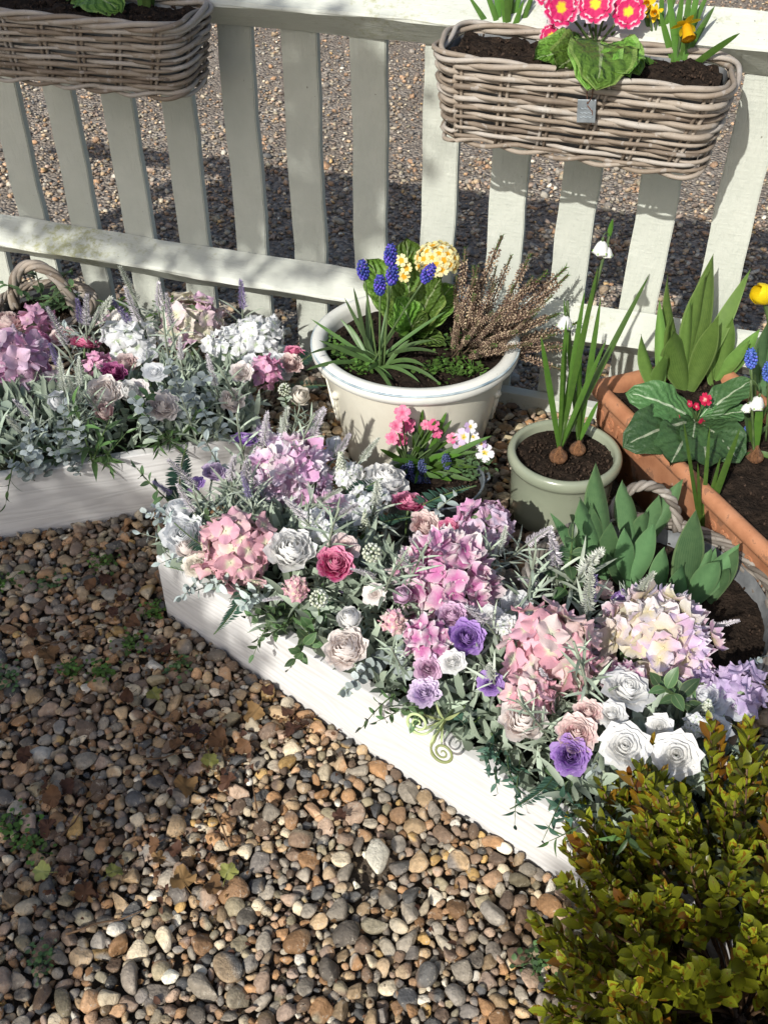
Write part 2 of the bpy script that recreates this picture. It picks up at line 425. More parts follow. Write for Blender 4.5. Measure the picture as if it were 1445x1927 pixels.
for it in items:
    px, py, f = proj(Vector(it[:3])); vis = -5 < px < 1450 and -5 < py < 1932 and not (px > 1080 and py > 1420)
    P = Vector((it[0], it[1], 0)); beh = (P-T2O).dot(T2N) > 0 and (P-T2O).dot(T2D) > 0
    ranked.append((it[3]/f if vis and not beh else 0, it))
ranked.sort(key=lambda q: -q[0])
tag(bed, kind='structure')
rock = (-.0099, .8101, .016, .085, 3)
def place_rock():
    r = np.random.default_rng(5); v, f = stone(3, .062, r, 14); me = raw_mesh('limestone', v*np.array([1, .95, .62])/.8*.8, f, np.tile(np.array([.52, .49, .40, 1]), (len(v), 1)))
    o = obj('limestone_rock', me, MATS['pebble'], bed, T((-.012, .80, .024))); o['label'] = 'large pale angular limestone lump among the pebbles'
place_rock()
ranked = [q for q in ranked if (Vector((q[1][0], q[1][1]))-Vector((-.012, .80))).length > .034]
for q in ranked[:299]:
    x, y, z, d, lv = q[1]; me = stones_mesh('pebble', [(0, 0, 0, d, 3)], r1); obj('pebble', me, MATS['pebble'], bed, T((x, y, z)))
rest = [q[1] for q in ranked[299:]]
tag(obj('loose_pebbles', stones_mesh('loose_pebbles', rest, r1), MATS['pebble'], bed), kind='stuff')
tag(obj('pea_shingle', stones_mesh('pea_shingle', [(x, y, -.006, d, 1) for x, y, d in small], r1), MATS['pebble'], bed), kind='stuff')
# drive on the other side of the fence: trodden earth with small stones
drv = sheet('gravel_drive', -6, 5, 2.0, 9, -.016, MATS['far_gravel'])
r2 = np.random.default_rng(23); it2 = []
for _ in range(43000):
    y = 2.1+5.2*r2.random()**1.5; x = r2.uniform(-.42*y-.5, .42*y+.35)
    P = Vector((x, y, 0))
    if (P-FA).dot(FN) > -.03: continue
    thin = math.sin(x*2.1+y*3.3)+math.sin(x*5.2-y*1.7+1)+math.sin(y*7+x*1.3)*.8
    if thin > 1.5 and r2.random() < .6: continue
    if y > 3.8 and r2.random() < .3: continue
    d = float(np.clip(np.exp(r2.normal(math.log(.0150), .33)), .009, .042)); it2.append((x, y, -.013+d*.12, d, 1))
def drivecol(c, r): return c*np.array([.92, .92, .92])+.05
tag(obj('drive_stones', stones_mesh('drive_stones', it2, r2, drivecol), MATS['pebble'], drv), kind='stuff')

# ------------------------------------------------------------------ picket fence
def fence():
    root = thing('picket_fence', 'pale sage painted picket fence with arris rails', 'fence', T(FA) @ RZ(FANG))
    # local x along the fence, local -y towards the camera
    for k in range(-9, 8):
        u0 = (-.178+.1155*k)*H+random.uniform(-.003, .003); wd = .0805+random.uniform(-.002, .002); z0 = .012; z1 = .892; th = .021
        def fn(s, t, wd=wd): return (s*wd/2, 0, z0+(z1-z0)*t)
        bm = bmesh.new(); bmesh.ops.create_cube(bm, size=1)
        for q in bm.verts: q.co = Vector((q.co.x*wd, q.co.y*th, (z0+z1)/2+q.co.z*(z1-z0)))
        es = [e for e in bm.edges if abs(e.verts[0].co.z-e.verts[1].co.z) > .1]
        bmesh.ops.subdivide_edges(bm, edges=es, cuts=14); bm.verts.index_update()
        for q in bm.verts:
            q.co.x += .0016*math.sin(q.co.z*17+k*2)+.0010*math.sin(q.co.z*41+k+q.co.x*60); q.co.y += .0012*math.sin(q.co.z*13+k)
        bmesh.ops.bevel(bm, geom=[e for e in bm.edges if e.is_boundary is False and abs(e.calc_face_angle(0)) > .6], offset=.0022, segments=2, affect='EDGES')
        me = bpy.data.meshes.new('picket'); bm.to_mesh(me); bm.free()
        obj('picket', me, MATS['paint'], root, T((u0+wd/2, .0125, 0)) @ RY(random.uniform(-.004, .004)))
    def arris(name, ztop, h):
        d = .075; L0, L1 = -2.25, 1.75; n = 60; v = []; f = []
        e = .046; prof = [(0.0, ztop), (-.010, ztop-.005), (-d+.003, ztop-e+.006), (-d, ztop-e+.001), (-d, ztop-e-.003), (-d+.003, ztop-e-.005), (-.008, ztop-h+.003), (0.0, ztop-h)]
        m = len(prof)
        for i in range(n+1):
            x = L0+(L1-L0)*i/n
            for j, (y, z) in enumerate(prof):
                wob = .0016*math.sin(x*9+j)+.0012*math.sin(x*23+j*2); v.append((x, y-.001+(wob if 0 < j < m-1 else 0), z+wob+.003*math.sin(x*1.3)))
        for i in range(n):
            for j in range(m-1): a = i*m+j; f.append((a, a+1, a+m+1, a+m))
        f.append(tuple(range(m))); f.append(tuple(range(n*m, n*m+m))[::-1])
        o = obj(name, MB().add(v, f).mesh(name, False), MATS['railpaint'], root); return o
    arris('upper_rail', .897, .104); arris('lower_rail', .276, .104)
    v, f, p = boxv(-2.25, 1.75, -.032, -.0005, -.02, .03, .003); obj('gravel_board', solo((v, f, p), smooth=False), MATS['railpaint'], root)
fence()

# ------------------------------------------------------------------ whitewashed wooden troughs
plain('darkfill', (.02, .022, .016), (.05, .055, .035), 50, .95, .6, 90, .006, .1)
def wood_trough(label, O, D, L, W, Hh):
    ang = math.atan2(D.y, D.x); root = thing('wooden_trough', label, 'planter', T(O) @ RZ(ang)); th = .022
    def board(name, x0, x1, y0, y1, z0, z1, M=None):
        cx, cy, cz = (x0+x1)/2, (y0+y1)/2, (z0+z1)/2
        v, f, p = boxv(x0-cx, x1-cx, y0-cy, y1-cy, z0-cz, z1-cz, .0025)
        return obj(name, solo((v, f, p), smooth=False), MATS['whitewood'], root, T((cx, cy, cz)))
    board('front_board', 0, L, 0, th, -.012, Hh); board('back_board', 0, L, W-th, W, -.012, Hh-.001)
    for x in (0, L-th):
        v, f, p = boxv(-(W/2-th-.0006), W/2-th-.0006, -th/2, th/2, -(Hh+.011)/2, (Hh+.011)/2, .002)
        obj('end_board', solo((v, f, p), smooth=False), MATS['whitewood'], root, T((x+th/2+(.0015 if x == 0 else -.0015), W/2, (Hh-.013)/2)) @ RZ(PI/2))
    v, f, p = surf(lambda s, t: (L/2+s*(L/2-th-.001), th+.001+(W-2*th-.002)*t, Hh-.028+.006*math.sin(s*40)*math.sin(t*9)), 40, 8)
    obj('flower_foam', solo((v, f, p)), MATS['darkfill'], root)
    v, f, p = boxv(th+.001, L-th-.001, th+.001, W-th-.001, -.008, .004, 0); obj('base_board', solo((v, f, p), smooth=False), MATS['whitewood'], root)
wood_trough('whitewashed wooden trough of silk flowers beside the box bush', T2O, T2D, T2L, T2W, T2H)
wood_trough('whitewashed wooden trough of silk flowers beneath the fence rail', T1O, T1D, T1L, T1W, T1H)

# ------------------------------------------------------------------ soil discs
def soil_disc(r, z, seed, bumpy=.006, nr=14, na=40):
    rr = random.Random(seed); v = []; f = []; ph = [rr.uniform(0, 6) for _ in range(6)]
    v.append((0, 0, z))
    for i in range(1, nr+1):
        for k in range(na):
            a = TAU*k/na; q = r*i/nr; x, y = q*math.cos(a), q*math.sin(a)
            v.append((x, y, z+bumpy*(math.sin(x*70+ph[0])*math.sin(y*64+ph[1])+.7*math.sin(x*150+ph[2])*math.sin(y*140+ph[3])+rr.uniform(-.7, .7))*(1 if i < nr else .2)))
    for k in range(na): f.append((0, 1+k, 1+(k+1) % na))
    for i in range(nr-1):
        for k in range(na): f.append((1+i*na+k, 1+(i+1)*na+k, 1+(i+1)*na+(k+1) % na, 1+i*na+(k+1) % na))
    return MB().add(v, f).mesh('soil')
def soil_rect(x0, x1, y0, y1, z, seed, bumpy=.006, n=46, m=18):
    rr = random.Random(seed); ph = [rr.uniform(0, 6) for _ in range(4)]
    def fn(s, t):
        x = (x0+x1)/2+s*(x1-x0)/2; y = y0+(y1-y0)*t
        return (x, y, z+bumpy*(math.sin(x*60+ph[0])*math.sin(y*70+ph[1])+.7*math.sin(x*140+ph[2])*math.sin(y*130+ph[3])+rr.uniform(-.7, .7)))
    return solo(surf(fn, n, m))
plain('crumb', (.012, .008, .006), (.06, .040, .028), 90, .95, .5, 200, .003, .12, rnd=.5)
def crumbs(n, sampler, seed):
    """loose lumps and bits of bark on the compost"""
    rr = np.random.default_rng(seed); b = MB(); v0, f0 = ICO[1]
    for _ in range(n):
        x, y, z = sampler(rr); d = rr.uniform(.003, .009); sc = np.array([rr.uniform(.4, 1.6), rr.uniform(.4, 1), rr.uniform(.3, .8)])*d/2
        M = np.array(Euler(rr.uniform(0, 6, 3)).to_matrix()); v = (v0*sc)@M.T+np.array([x, y, z]); q = rr.random()
        b.add([tuple(w_) for w_ in v], [tuple(g) for g in f0], [(0, 0, q)]*len(v))
    return b.mesh('crumbs')
def disc_s(r, z): 
    def s(rr): a = rr.uniform(0, TAU); q = r*math.sqrt(rr.random()); return q*math.cos(a), q*math.sin(a), z+rr.uniform(-.002, .005)
    return s
def rect_s(x0, x1, y0, y1, z):
    def s(rr): return rr.uniform(x0, x1), rr.uniform(y0, y1), z+rr.uniform(-.002, .005)
    return s

# ------------------------------------------------------------------ pots
def mk_glaze(name, c0, c1, rough, crack=0):
    k = NT(name); v = k.objc(); c = k.ramp(k.noise(v, 7, 4), [(.3, c0), (.7, c1)])
    c = k.mix(k.math('MULTIPLY', k.math('GREATER_THAN', k.noise(v, 120, 2, .6), .75), .5), c, (.10, .08, .06))
    st = k.noise(k.objc((1, 1, .25)), 14, 4, .6); f = k.n('MapRange', clamp=True); k.l(st, f.inputs[0]); f.inputs[1].default_value = .55; f.inputs[2].default_value = .75; f.inputs[4].default_value = .45
    c = k.mix(f.outputs[0], c, tuple(x*.6 for x in c0)); k.bump(k.noise(v, 35, 3), .12, .002)
    return reg(name, k.fin(c, rough, .5, 0, .35))
mk_glaze('cream_glaze', (.66, .63, .52), (.745, .72, .61), .3); mk_glaze('rim_glaze', (.66, .66, .60), (.72, .72, .66), .35)
plain('blue_glaze', (.18, .25, .30), (.50, .57, .58), 25, .3, 0, rnd=0); mk_glaze('sage_glaze', (.235, .265, .19), (.30, .325, .24), .25)
def cream_pot():
    root = thing('ceramic_pot', 'large cream glazed pot with blue lined rim and spring plants', 'plant pot', T(POTC)); z = POTZ; r = POTR
    body = [(.0, 0), (.138, 0), (.146, .004), (.150, .012), (.165, .09), (.181, .16), (.195, .225), (.2015, z-.038), (.2025, z-.033)]
    obj('body', solo(lathe(body, 96)), MATS['cream_glaze'], root)
    rim = [(.2025, z-.033), (.212, z-.034), (.218, z-.029), (.2205, z-.022), (.2205, z-.014), (.2165, z-.004), (.210, z), (.199, z-.001), (.193, z-.006), (.189, z-.02), (.184, z-.10)]
    obj('rim', solo(lathe(rim, 96)), MATS['rim_glaze'], root)
    obj('blue_band', solo(tube([(.2185*math.cos(TAU*i/96), .2185*math.sin(TAU*i/96), z-.0095) for i in range(96)], .0028, 6, closed=True)), MATS['blue_glaze'], root)
    obj('bead', solo(tube([(.2035*math.cos(TAU*i/96), .2035*math.sin(TAU*i/96), z-.037) for i in range(96)], .0035, 6, closed=True)), MATS['cream_glaze'], root)
    for az in (R(196), R(-14)):      # moulded swags on the flanks
        b = MB()
        for j in range(3):
            pts = []
            for i in range(13):
                s = i/12*2-1; a = az+s*(.22-.03*j); zz = .20-.055*(1-s*s)-.016*j; rr = .150+(zz-.012)*.214+.001
                pts.append((rr*math.cos(a), rr*math.sin(a), zz))
            b.add(*tube(pts, [.004*(.4+.6*(1-abs(i/6-1)))+.001 for i in range(13)], 6))
        for s in (-1, 1):
            a = az+s*.23; rr = .150+.19*.214
            b.add([(x*.010+rr*math.cos(a), y*.010+rr*math.sin(a), zz*.010+.203) for x, y, zz in ICO[2][0]], [tuple(g) for g in ICO[2][1]])
        obj('relief_swag', b.mesh(), MATS['cream_glaze'], root)
    obj('soil', soil_disc(.188, z-.035, 3, .008), MATS['soil'], root)
    tag(obj('soil_crumbs', crumbs(500, disc_s(.18, z-.034), 4), MATS['crumb'], root), kind='stuff')
cream_pot()
def green_pot():
    root = thing('glazed_pot', 'round sage green glazed pot holding two white belled bulbs', 'plant pot', T(GPC)); z = GPZ
    prof = [(0, 0), (.094, 0), (.099, .006), (.101, .04), (.104, .10), (.1065, z-.034), (.108, z-.029), (.1125, z-.026), (.115, z-.02), (.1155, z-.012), (.113, z-.004), (.108, z), (.102, z-.001), (.0985, z-.006), (.098, z-.05)]
    obj('body', solo(lathe(prof, 80)), MATS['sage_glaze'], root)
    obj('soil', soil_disc(.099, z-.022, 8, .004), MATS['soil'], root)
    tag(obj('soil_crumbs', crumbs(420, disc_s(.095, z-.021), 9), MATS['crumb'], root), kind='stuff')
green_pot()
def mk_zinc():
    k = NT('zinc'); v = k.objc(); c = k.ramp(k.noise(v, 30, 5, .7), [(.3, (.17, .20, .225)), (.7, (.30, .335, .36))]); k.bump(k.noise(v, 60, 3), .1, .001)
    k.b.inputs['Metallic'].default_value = .65
    return reg('zinc', k.fin(c, k.math('MULTIPLY_ADD', k.noise(v, 40, 3), .3, .28), .5))
mk_zinc()
def zinc_bucket():
    root = thing('zinc_bucket', 'small zinc bucket of pinks and violas before the cream pot', 'bucket', T(ZBC)); z = ZBZ
    prof = [(0, 0), (.082, 0), (.084, .003), (.0885, .05), (.0895, .052), (.0885, .054), (.094, z-.030), (.0955, z-.028), (.0945, z-.026), (.0985, z-.003), (.101, z-.001), (.101, z+.002), (.098, z+.0025), (.0955, z-.001), (.092, z-.06)]
    obj('body', solo(lathe(prof, 72)), MATS['zinc'], root)
    obj('soil', soil_disc(.0945, z-.02, 12, .004), MATS['soil'], root)
    tag(obj('soil_crumbs', crumbs(250, disc_s(.09, z-.019), 13), MATS['crumb'], root), kind='stuff')
    for a in (R(8), R(188)):
        obj('handle_lug', solo(tube([(.101*math.cos(a)+.0, .101*math.sin(a)-.012, z-.015), (.112*math.cos(a), .112*math.sin(a)-.008, z-.006), (.112*math.cos(a), .112*math.sin(a)+.008, z-.006), (.101*math.cos(a), .101*math.sin(a)+.012, z-.015)], .0028, 6)), MATS['zinc'], root)
zinc_bucket()
def mk_terra():
    k = NT('terracotta'); v = k.objc(); c = k.ramp(k.noise(v, 14, 5, .6), [(.3, (.29, .12, .06)), (.5, (.41, .185, .095)), (.72, (.49, .245, .14))])
    c = k.mix(k.math('MULTIPLY', k.math('GREATER_THAN', k.noise(v, 28, 4, .7), .58), .5), c, (.13, .075, .05))
    c = k.mix(k.math('MULTIPLY', k.math('GREATER_THAN', k.noise(v, 11, 4, .65), .68), .45), c, (.55, .47, .40)); k.bump(k.noise(v, 120, 4, .6), .35, .0015)
    return reg('terracotta', k.fin(c, .75, .25))
mk_terra()
def terracotta():
    ang = math.atan2(TCD.y, TCD.x); root = thing('terracotta_trough', 'terracotta trough with raised herbs lettering and sprouting bulbs', 'planter', T(TCO) @ RZ(ang))
    L, W, Z = TCL, TCW, TCZ
    def ring(i, z, rad): # rounded rectangle inset by i
        pts = []; x0, x1, y0, y1 = i, L-i, i, W-i; q = rad
        for (cx, cy, a0) in ((x1-q, y0+q, -90), (x1-q, y1-q, 0), (x0+q, y1-q, 90), (x0+q, y0+q, 180)):
            for k in range(6): a = R(a0+90*k/5); pts.append((cx+q*math.cos(a), cy+q*math.sin(a), z))
        return pts
    def skin(rings):
        v = []; f = []; n = len(rings[0])
        for rg in rings: v.extend(rg)
        for i in range(len(rings)-1):
            for k in range(n): f.append((i*n+k, i*n+(k+1) % n, (i+1)*n+(k+1) % n, (i+1)*n+k))
        return v, f
    b = MB(); v, f = skin([ring(.045, .0, .02), ring(.024, .118, .02), ring(.012, .122, .02), ring(.010, .128, .02), ring(.008, Z-.04, .02), ring(.006, Z-.034, .02), ring(-.003, Z-.028, .022), ring(-.006, Z-.018, .022), ring(-.003, Z-.006, .02), ring(.003, Z, .018), ring(.014, Z-.001, .016), ring(.022, Z-.007, .014), ring(.026, Z-.03, .012), ring(.03, Z-.09, .012)])
    n = 24; f.append(tuple(range(n))[::-1]); b.add(v, f); obj('body', b.mesh(), MATS['terracotta'], root)
    obj('soil', soil_rect(.026, L-.026, .026, W-.026, Z-.028, 21, .006), MATS['soil'], root)
    tag(obj('soil_crumbs', crumbs(500, rect_s(.03, L-.03, .03, W-.03, Z-.027), 22), MATS['crumb'], root), kind='stuff')
    def text(word, x, z, size):
        cu = bpy.data.curves.new('t', 'FONT'); cu.body = word; cu.size = size; cu.extrude = .0016; cu.bevel_depth = .0006; cu.space_character = 1.25
        o = bpy.data.objects.new('t', cu); COL.objects.link(o); dg = bpy.context.evaluated_depsgraph_get(); me = bpy.data.meshes.new_from_object(o.evaluated_get(dg)); bpy.data.objects.remove(o)
        obj('raised_lettering', me, MATS['terracotta'], root, T((x, .0088, z)) @ RX(PI/2))
    text('herbs', .022, .139, .062); text('herbs', .375, .139, .062)
terracotta()
# ------------------------------------------------------------------ wicker
def mk_wicker(name, stops):
    k = NT(name); oi = k.n('ObjectInfo'); sx, tt, rn = k.attr(); r = k.math('FRACT', k.math('ADD', oi.outputs['Random'], rn))
    v = k.objc(); nz = k.noise(v, 26, 4, .6)
    c = k.ramp(k.math('ADD', k.math('MULTIPLY', r, .55), k.math('MULTIPLY', nz, .5)), stops)
    c = k.mix(k.math('MULTIPLY', k.math('GREATER_THAN', k.noise(v, 190, 3, .7), .66), .55), c, (.055, .045, .035))
    c = k.mix(k.math('MULTIPLY', k.math('GREATER_THAN', k.noise(v, 48, 3), .62), .4), c, (.42, .40, .37))
    k.bump(k.noise(v, 240, 4, .7), .4, .001); return reg(name, k.fin(c, .6, .3))
mk_wicker('wicker', [(.12, (.10, .075, .058)), (.38, (.235, .19, .145)), (.62, (.33, .285, .235)), (.9, (.42, .395, .36))])
mk_wicker('grey_wicker', [(.15, (.095, .08, .065)), (.5, (.20, .175, .148)), (.85, (.31, .28, .245))])
plain('liner', (.10, .105, .11), (.22, .23, .235), 25, .3, .5, 40, .004)
plain('twine', (.10, .045, .03), (.16, .08, .05), 80, .8, .2)
def rrect(hx, hy, q, s):
    """point and outward normal on a rounded rectangle, s in 0..1"""
    sx, sy = 2*(hx-q), 2*(hy-q); arc = PI*q/2; per = 2*sx+2*sy+4*arc; d = (s % 1)*per
    for (ln, kind, cx, cy, a0) in ((sx, 0, -hx+q, -hy, -90), (arc, 1, hx-q, -hy+q, -90), (sy, 0, hx, -hy+q, 0), (arc, 1, hx-q, hy-q, 0), (sx, 0, hx-q, hy, 90), (arc, 1, -hx+q, hy-q, 90), (sy, 0, -hx, hy-q, 180), (arc, 1, -hx+q, -hy+q, 180)):
        if d <= ln:
            if kind == 0:
                n = (math.cos(R(a0)), math.sin(R(a0))); t = (-n[1], n[0]); return (cx+t[0]*d, cy+t[1]*d), n
            a = R(a0)+d/q; n = (math.cos(a), math.sin(a)); return (cx+n[0]*q, cy+n[1]*q), n
        d -= ln
    return (-hx+q, -hy), (0, -1)
def weave_basket(root, base, top, z0, z1, q0, q1, stakes, rows, rod, mat, seed, rim=3, rimr=.0075, sag=None):
    rr = random.Random(seed)
    def at(s, f, out=0.0):
        hx = base[0]+(top[0]-base[0])*f; hy = base[1]+(top[1]-base[1])*f
        (x, y), n = rrect(hx, hy, q0+(q1-q0)*f, s); return Vector((x+n[0]*out, y+n[1]*out, z0+(z1-z0)*f+(sag(x, y, f) if sag else 0)))
    n = stakes*8
    for k in range(rows):
        f = .03+.90*k/(rows-1); ra = rod*rr.uniform(.78, 1.25); ph = rr.uniform(0, 6); sl = rr.uniform(.6, 1.5); pts = []
        for i in range(n):
            s = i/n; c = math.cos(PI*(s*stakes+k)); out = (rod+.0022)*c
            jit = .0016*math.sin(s*17+ph)+.0022*math.sin(s*PI*stakes+k*PI+.9)*sl
            pts.append(at(s, f, out)+Vector((0, 0, jit)))
        obj('weaver_rod', solo(tube(pts, [ra*(1+.12*math.sin(i*.05+ph)) for i in range(n)], 6, closed=True, rnd=rr.random())), mat, root)
    for i in range(stakes):
        s = i/stakes
        for d in (-.006, .006):
            pts = [at(s+d/1.2, f) for f in (-.02, .25, .5, .75, 1)]; obj('stake', solo(tube(pts, rod*.75, 6, rnd=rr.random())), mat, root)
    m = n*2
    for j in range(rim):                      # plaited border
        pts = []; tw = stakes*.36; tw = round(tw)
        for i in range(m):
            s = i/m; a = TAU*(s*tw+j/rim); pts.append(at(s, 1.02, .0078*math.cos(a))+Vector((0, 0, .0062*math.sin(a))))
        obj('border_rod', solo(tube(pts, rimr*rr.uniform(.9, 1.1), 6, closed=True, rnd=rr.random())), mat, root)
    for j in range(2):                        # foot border
        pts = []
        for i in range(m):
            s = i/m; a = TAU*(s*round(stakes*.5)+j/2); pts.append(at(s, -.02, .006*math.cos(a)+.002)+Vector((0, 0, .006*math.sin(a))))
        obj('foot_rod', solo(tube(pts, rod*1.0, 6, closed=True, rnd=rr.random())), mat, root)
    # liner and floor
    v = []; f = []; nn = 64
    for (ff, o) in ((0, -.012), (.35, -.012), (.7, -.012), (.96, -.011)):
        for i in range(nn): v.append(tuple(at(i/nn, ff, o+.0015*math.sin(i*2.3+ff*9))))
    for a in range(3):
        for i in range(nn): f.append((a*nn+i, a*nn+(i+1) % nn, (a+1)*nn+(i+1) % nn, (a+1)*nn+i))
    f.append(tuple(range(nn))[::-1]); obj('liner', MB().add(v, f).mesh(), MATS['liner'], root)
    return at
def hung_basket(label, u0, u1, o0, o1, zt, zb, tilt, seed, soilz):
    cx, cy = (u0+u1)/2, (o0+o1)/2; root = thing('wicker_basket', label, 'basket', T(FP(cx, cy, zb)) @ RZ(FANG) @ RY(tilt[0]) @ RX(tilt[1]))
    hx, hy = (u1-u0)/2, (o1-o0)/2; hh = zt-zb
    at = weave_basket(root, (hx*.93, hy*.72), (hx, hy), 0, hh, .035, .05, 15, 15, .0045, MATS['wicker'], seed, 3, .0053)
    obj('soil', soil_rect(-hx+.02, hx-.02, -hy+.018, hy-.018, soilz, seed, .006), MATS['soil'], root)
    tag(obj('soil_crumbs', crumbs(450, rect_s(-hx+.025, hx-.025, -hy+.022, hy-.022, soilz+.001), seed), MATS['crumb'], root), kind='stuff')
    return root
RB = hung_basket('wicker trough basket with metal tag, planted with a pink primula', -.150, .362, .078, .262, .838, .693, (R(2.2), R(3)), 31, .137)
LB = hung_basket('wicker trough basket hung on the shaded end of the fence', -1.180, -.655, .078, .262, .845, .715, (R(0), R(2)), 37, .122)
def metal_tag():
    L = bpy.data.objects['wicker_basket']; b = MB(); b.add(*boxv(-.016, .016, -.001, .001, -.019, .019, .0008))
    y = -.184/2*.93-.018
    t = obj('metal_tag', b.mesh(smooth=False), MATS['zinc'], RB, T((.030, y, .096)) @ RY(R(-7)) @ RX(R(-6)))
    m = MB()
    for j in range(3): m.add(*tube([(-.011+.022*i/10, -.0013, .004-.007*j+.0012*math.sin(i*1.9+j)) for i in range(11)], .0009, 4))
    obj('embossing', m.mesh(), MATS['zinc'], t)
    tw = MB(); tw.add(*tube([(.030, y, .108), (.027, y+.004, .118), (.026, y-.004, .130), (.032, y+.006, .140)], .0011, 5)); tw.add(*tube([(.030, y-.001, .106), (.040, y-.002, .098), (.043, y, .085), (.041, y-.001, .074)], .001, 5)); tw.add(*tube([(.030, y, .108), (.036, y+.002, .122), (.033, y+.006, .139)], .001, 5))
    obj('twine', tw.mesh(), MATS['twine'], RB)
metal_tag()
def round_basket(label, C, Rr, zt, mat, seed, stakes, rows, soilz):
    root = thing('round_basket', label, 'basket', T(C))
    weave_basket(root, (Rr*.86, Rr*.86), (Rr, Rr), .012, zt, Rr*.859, Rr*.999, stakes, rows, .0055, mat, seed, 5, .0050)
    obj('soil', soil_disc(Rr-.014, soilz, seed, .006), MATS['soil'], root)
    tag(obj('soil_crumbs', crumbs(500, disc_s(Rr-.02, soilz+.001), seed+1), MATS['crumb'], root), kind='stuff')
    return root
def arch_handle(root, P0, P1, h, mat, strands=3, rad=.0075, tw=5, lean=Vector((0, 0, 0))):
    P0, P1 = Vector(P0), Vector(P1); ax = P1-P0; n = 48; x = ax.normalized(); y = Vector((0, 0, 1)).cross(x)
    for j in range(strands):
        pts = []
        for i in range(n+1):
            t = i/n; c = P0+ax*(.5-.5*math.cos(PI*t))+Vector((0, 0, h))*math.sin(PI*t)+lean*math.sin(PI*t); a = TAU*(tw*t+j/strands)
            nr = (x*(-math.cos(PI*t))+Vector((0, 0, 1))*math.sin(PI*t)).normalized(); pts.append(c+nr*rad*1.05*math.cos(a)+y*rad*1.05*math.sin(a))
        obj('handle_strand', solo(tube(pts, rad, 6, rnd=random.random())), mat, root)
TB = round_basket('round grey willow basket of tulip leaves behind the flower trough', TBC, TBR, TBZ, MATS['grey_wicker'], 41, 28, 9, TBZ-.035)
arch_handle(TB, (-.035, TBR-.005, TBZ-.005), (.085, TBR-.028, TBZ-.005), .085, MATS['grey_wicker'], 3, .0052, 4, Vector((0, .015, 0)))
HB = round_basket('small willow basket with hooped handle at the foot of the fence', FP(-1.155, .20, 0), .12, .145, MATS['wicker'], 47, 16, 8, .12)
arch_handle(HB, (-.082, .02, .13), (.082, -.02, .13), .125, MATS['wicker'], 4, .0075, 2)

# ------------------------------------------------------------------ the tree behind the photographer whose young leaves dapple the scene
leafmat('tree_leaf', (.05, .09, .02), (.10, .15, .03))
plain('bark', (.06, .045, .035), (.16, .13, .10), 25, .9, .8, 50, .01)
def shade_tree():
    base = Vector((-3.6, -2.9, 0)); root = thing('garden_tree', 'leafy garden tree beside the gravel that dapples the flowers with shade', 'tree', T(base))
    rr = random.Random(3); tips = []
    def cast(P, d): return P+TOSUN*d
    # shaded spots of the place (fence end, left trough, gravel at the left), and where the crown hangs between them and the sun
    spots = []
    def area(pl, n, plane):
        xs = [q[0] for q in pl]; ys = [q[1] for q in pl]; k = 0
        while k < n:
            x, y = rr.uniform(min(xs), max(xs)), rr.uniform(min(ys), max(ys)); ins = False; j = len(pl)-1
            for i in range(len(pl)):
                if (pl[i][1] > y) != (pl[j][1] > y) and x < (pl[j][0]-pl[i][0])*(y-pl[i][1])/(pl[j][1]-pl[i][1])+pl[i][0]: ins = not ins
                j = i
            if not ins: continue
            k += 1
            if plane == 'g': P = G(x, y, 0)
            elif plane == 't': P = G(x, y, .2)
            else:
                d = ray(x, y); o = Vector((0, 0, H)); P = o+d*((FA-o).dot(FN)/d.dot(FN))
            spots.append(P)
    area(SHADE_FENCE, 250, 'f'); area(SHADE_GROUND, 190, 'g'); area(SHADE_FLOWERS, 5, 't'); area(SHADE_FENCE2, 40, 'f'); area(SHADE_BUSH, 3, 'g')
    b = MB(); lv = surf(lambda s, t: (s*.017*math.sin(PI*min(1, t*.92+.04)), t*.06, .006*s*s), 2, 2)
    for P in spots:
        d = rr.uniform(3.3, 4.6); C = cast(P, d); tips.append(C)
        for _ in range(24):
            q = Vector((rr.gauss(0, .05), rr.gauss(0, .05), rr.gauss(0, .05)))
            M = T(C+q-base) @ Euler((rr.uniform(0, 6), rr.uniform(0, 6), rr.uniform(0, 6))).to_matrix().to_4x4(); x = rr.random()
            b.add([tuple(M @ Vector(w_)) for w_ in lv[0]], lv[1], [(p_[0], p_[1], x) for p_ in lv[2]])
    tag(obj('crown', b.mesh(), MATS['tree_leaf'], root), kind='stuff')
    tr = [Vector((0, 0, -.05)), Vector((.05, .03, .8)), Vector((.2, .2, 1.6)), Vector((.5, .5, 2.3)), Vector((.9, .9, 2.8))]
    obj('trunk', solo(tube(tr, [.17, .14, .12, .09, .05], 12)), MATS['bark'], root)
    for i in range(0, len(tips), 26):
        A = tr[rr.randrange(2, 5)]; B = tips[i]-base; mid = (A+B)/2+Vector((rr.uniform(-.2, .2), rr.uniform(-.2, .2), rr.uniform(.0, .25)))
        obj('limb', solo(tube([A, (A+mid)/2+Vector((0, 0, .05)), mid, (mid+B)/2, B], [.022, .014, .008, .005, .002], 6)), MATS['bark'], root)
SHADE_FENCE = [(-80, 60), (330, 120), (450, 80), (470, 470), (480, 490), (400, 440), (-80, 370)]
SHADE_FENCE2 = [(535, 130), (600, 150), (735, 170), (735, 480), (560, 480)]
SHADE_GROUND = [(-120, 1000), (290, 985), (330, 1130), (470, 1300), (330, 1400), (170, 1540), (60, 1760), (-120, 1800)]
SHADE_FLOWERS = [(-60, 640), (300, 620), (560, 700), (600, 830), (330, 900), (200, 1000), (-60, 1000)]
SHADE_BUSH = [(1180, 1500), (1445, 1420), (1500, 1900), (1100, 1950), (1080, 1700)]
shade_tree()
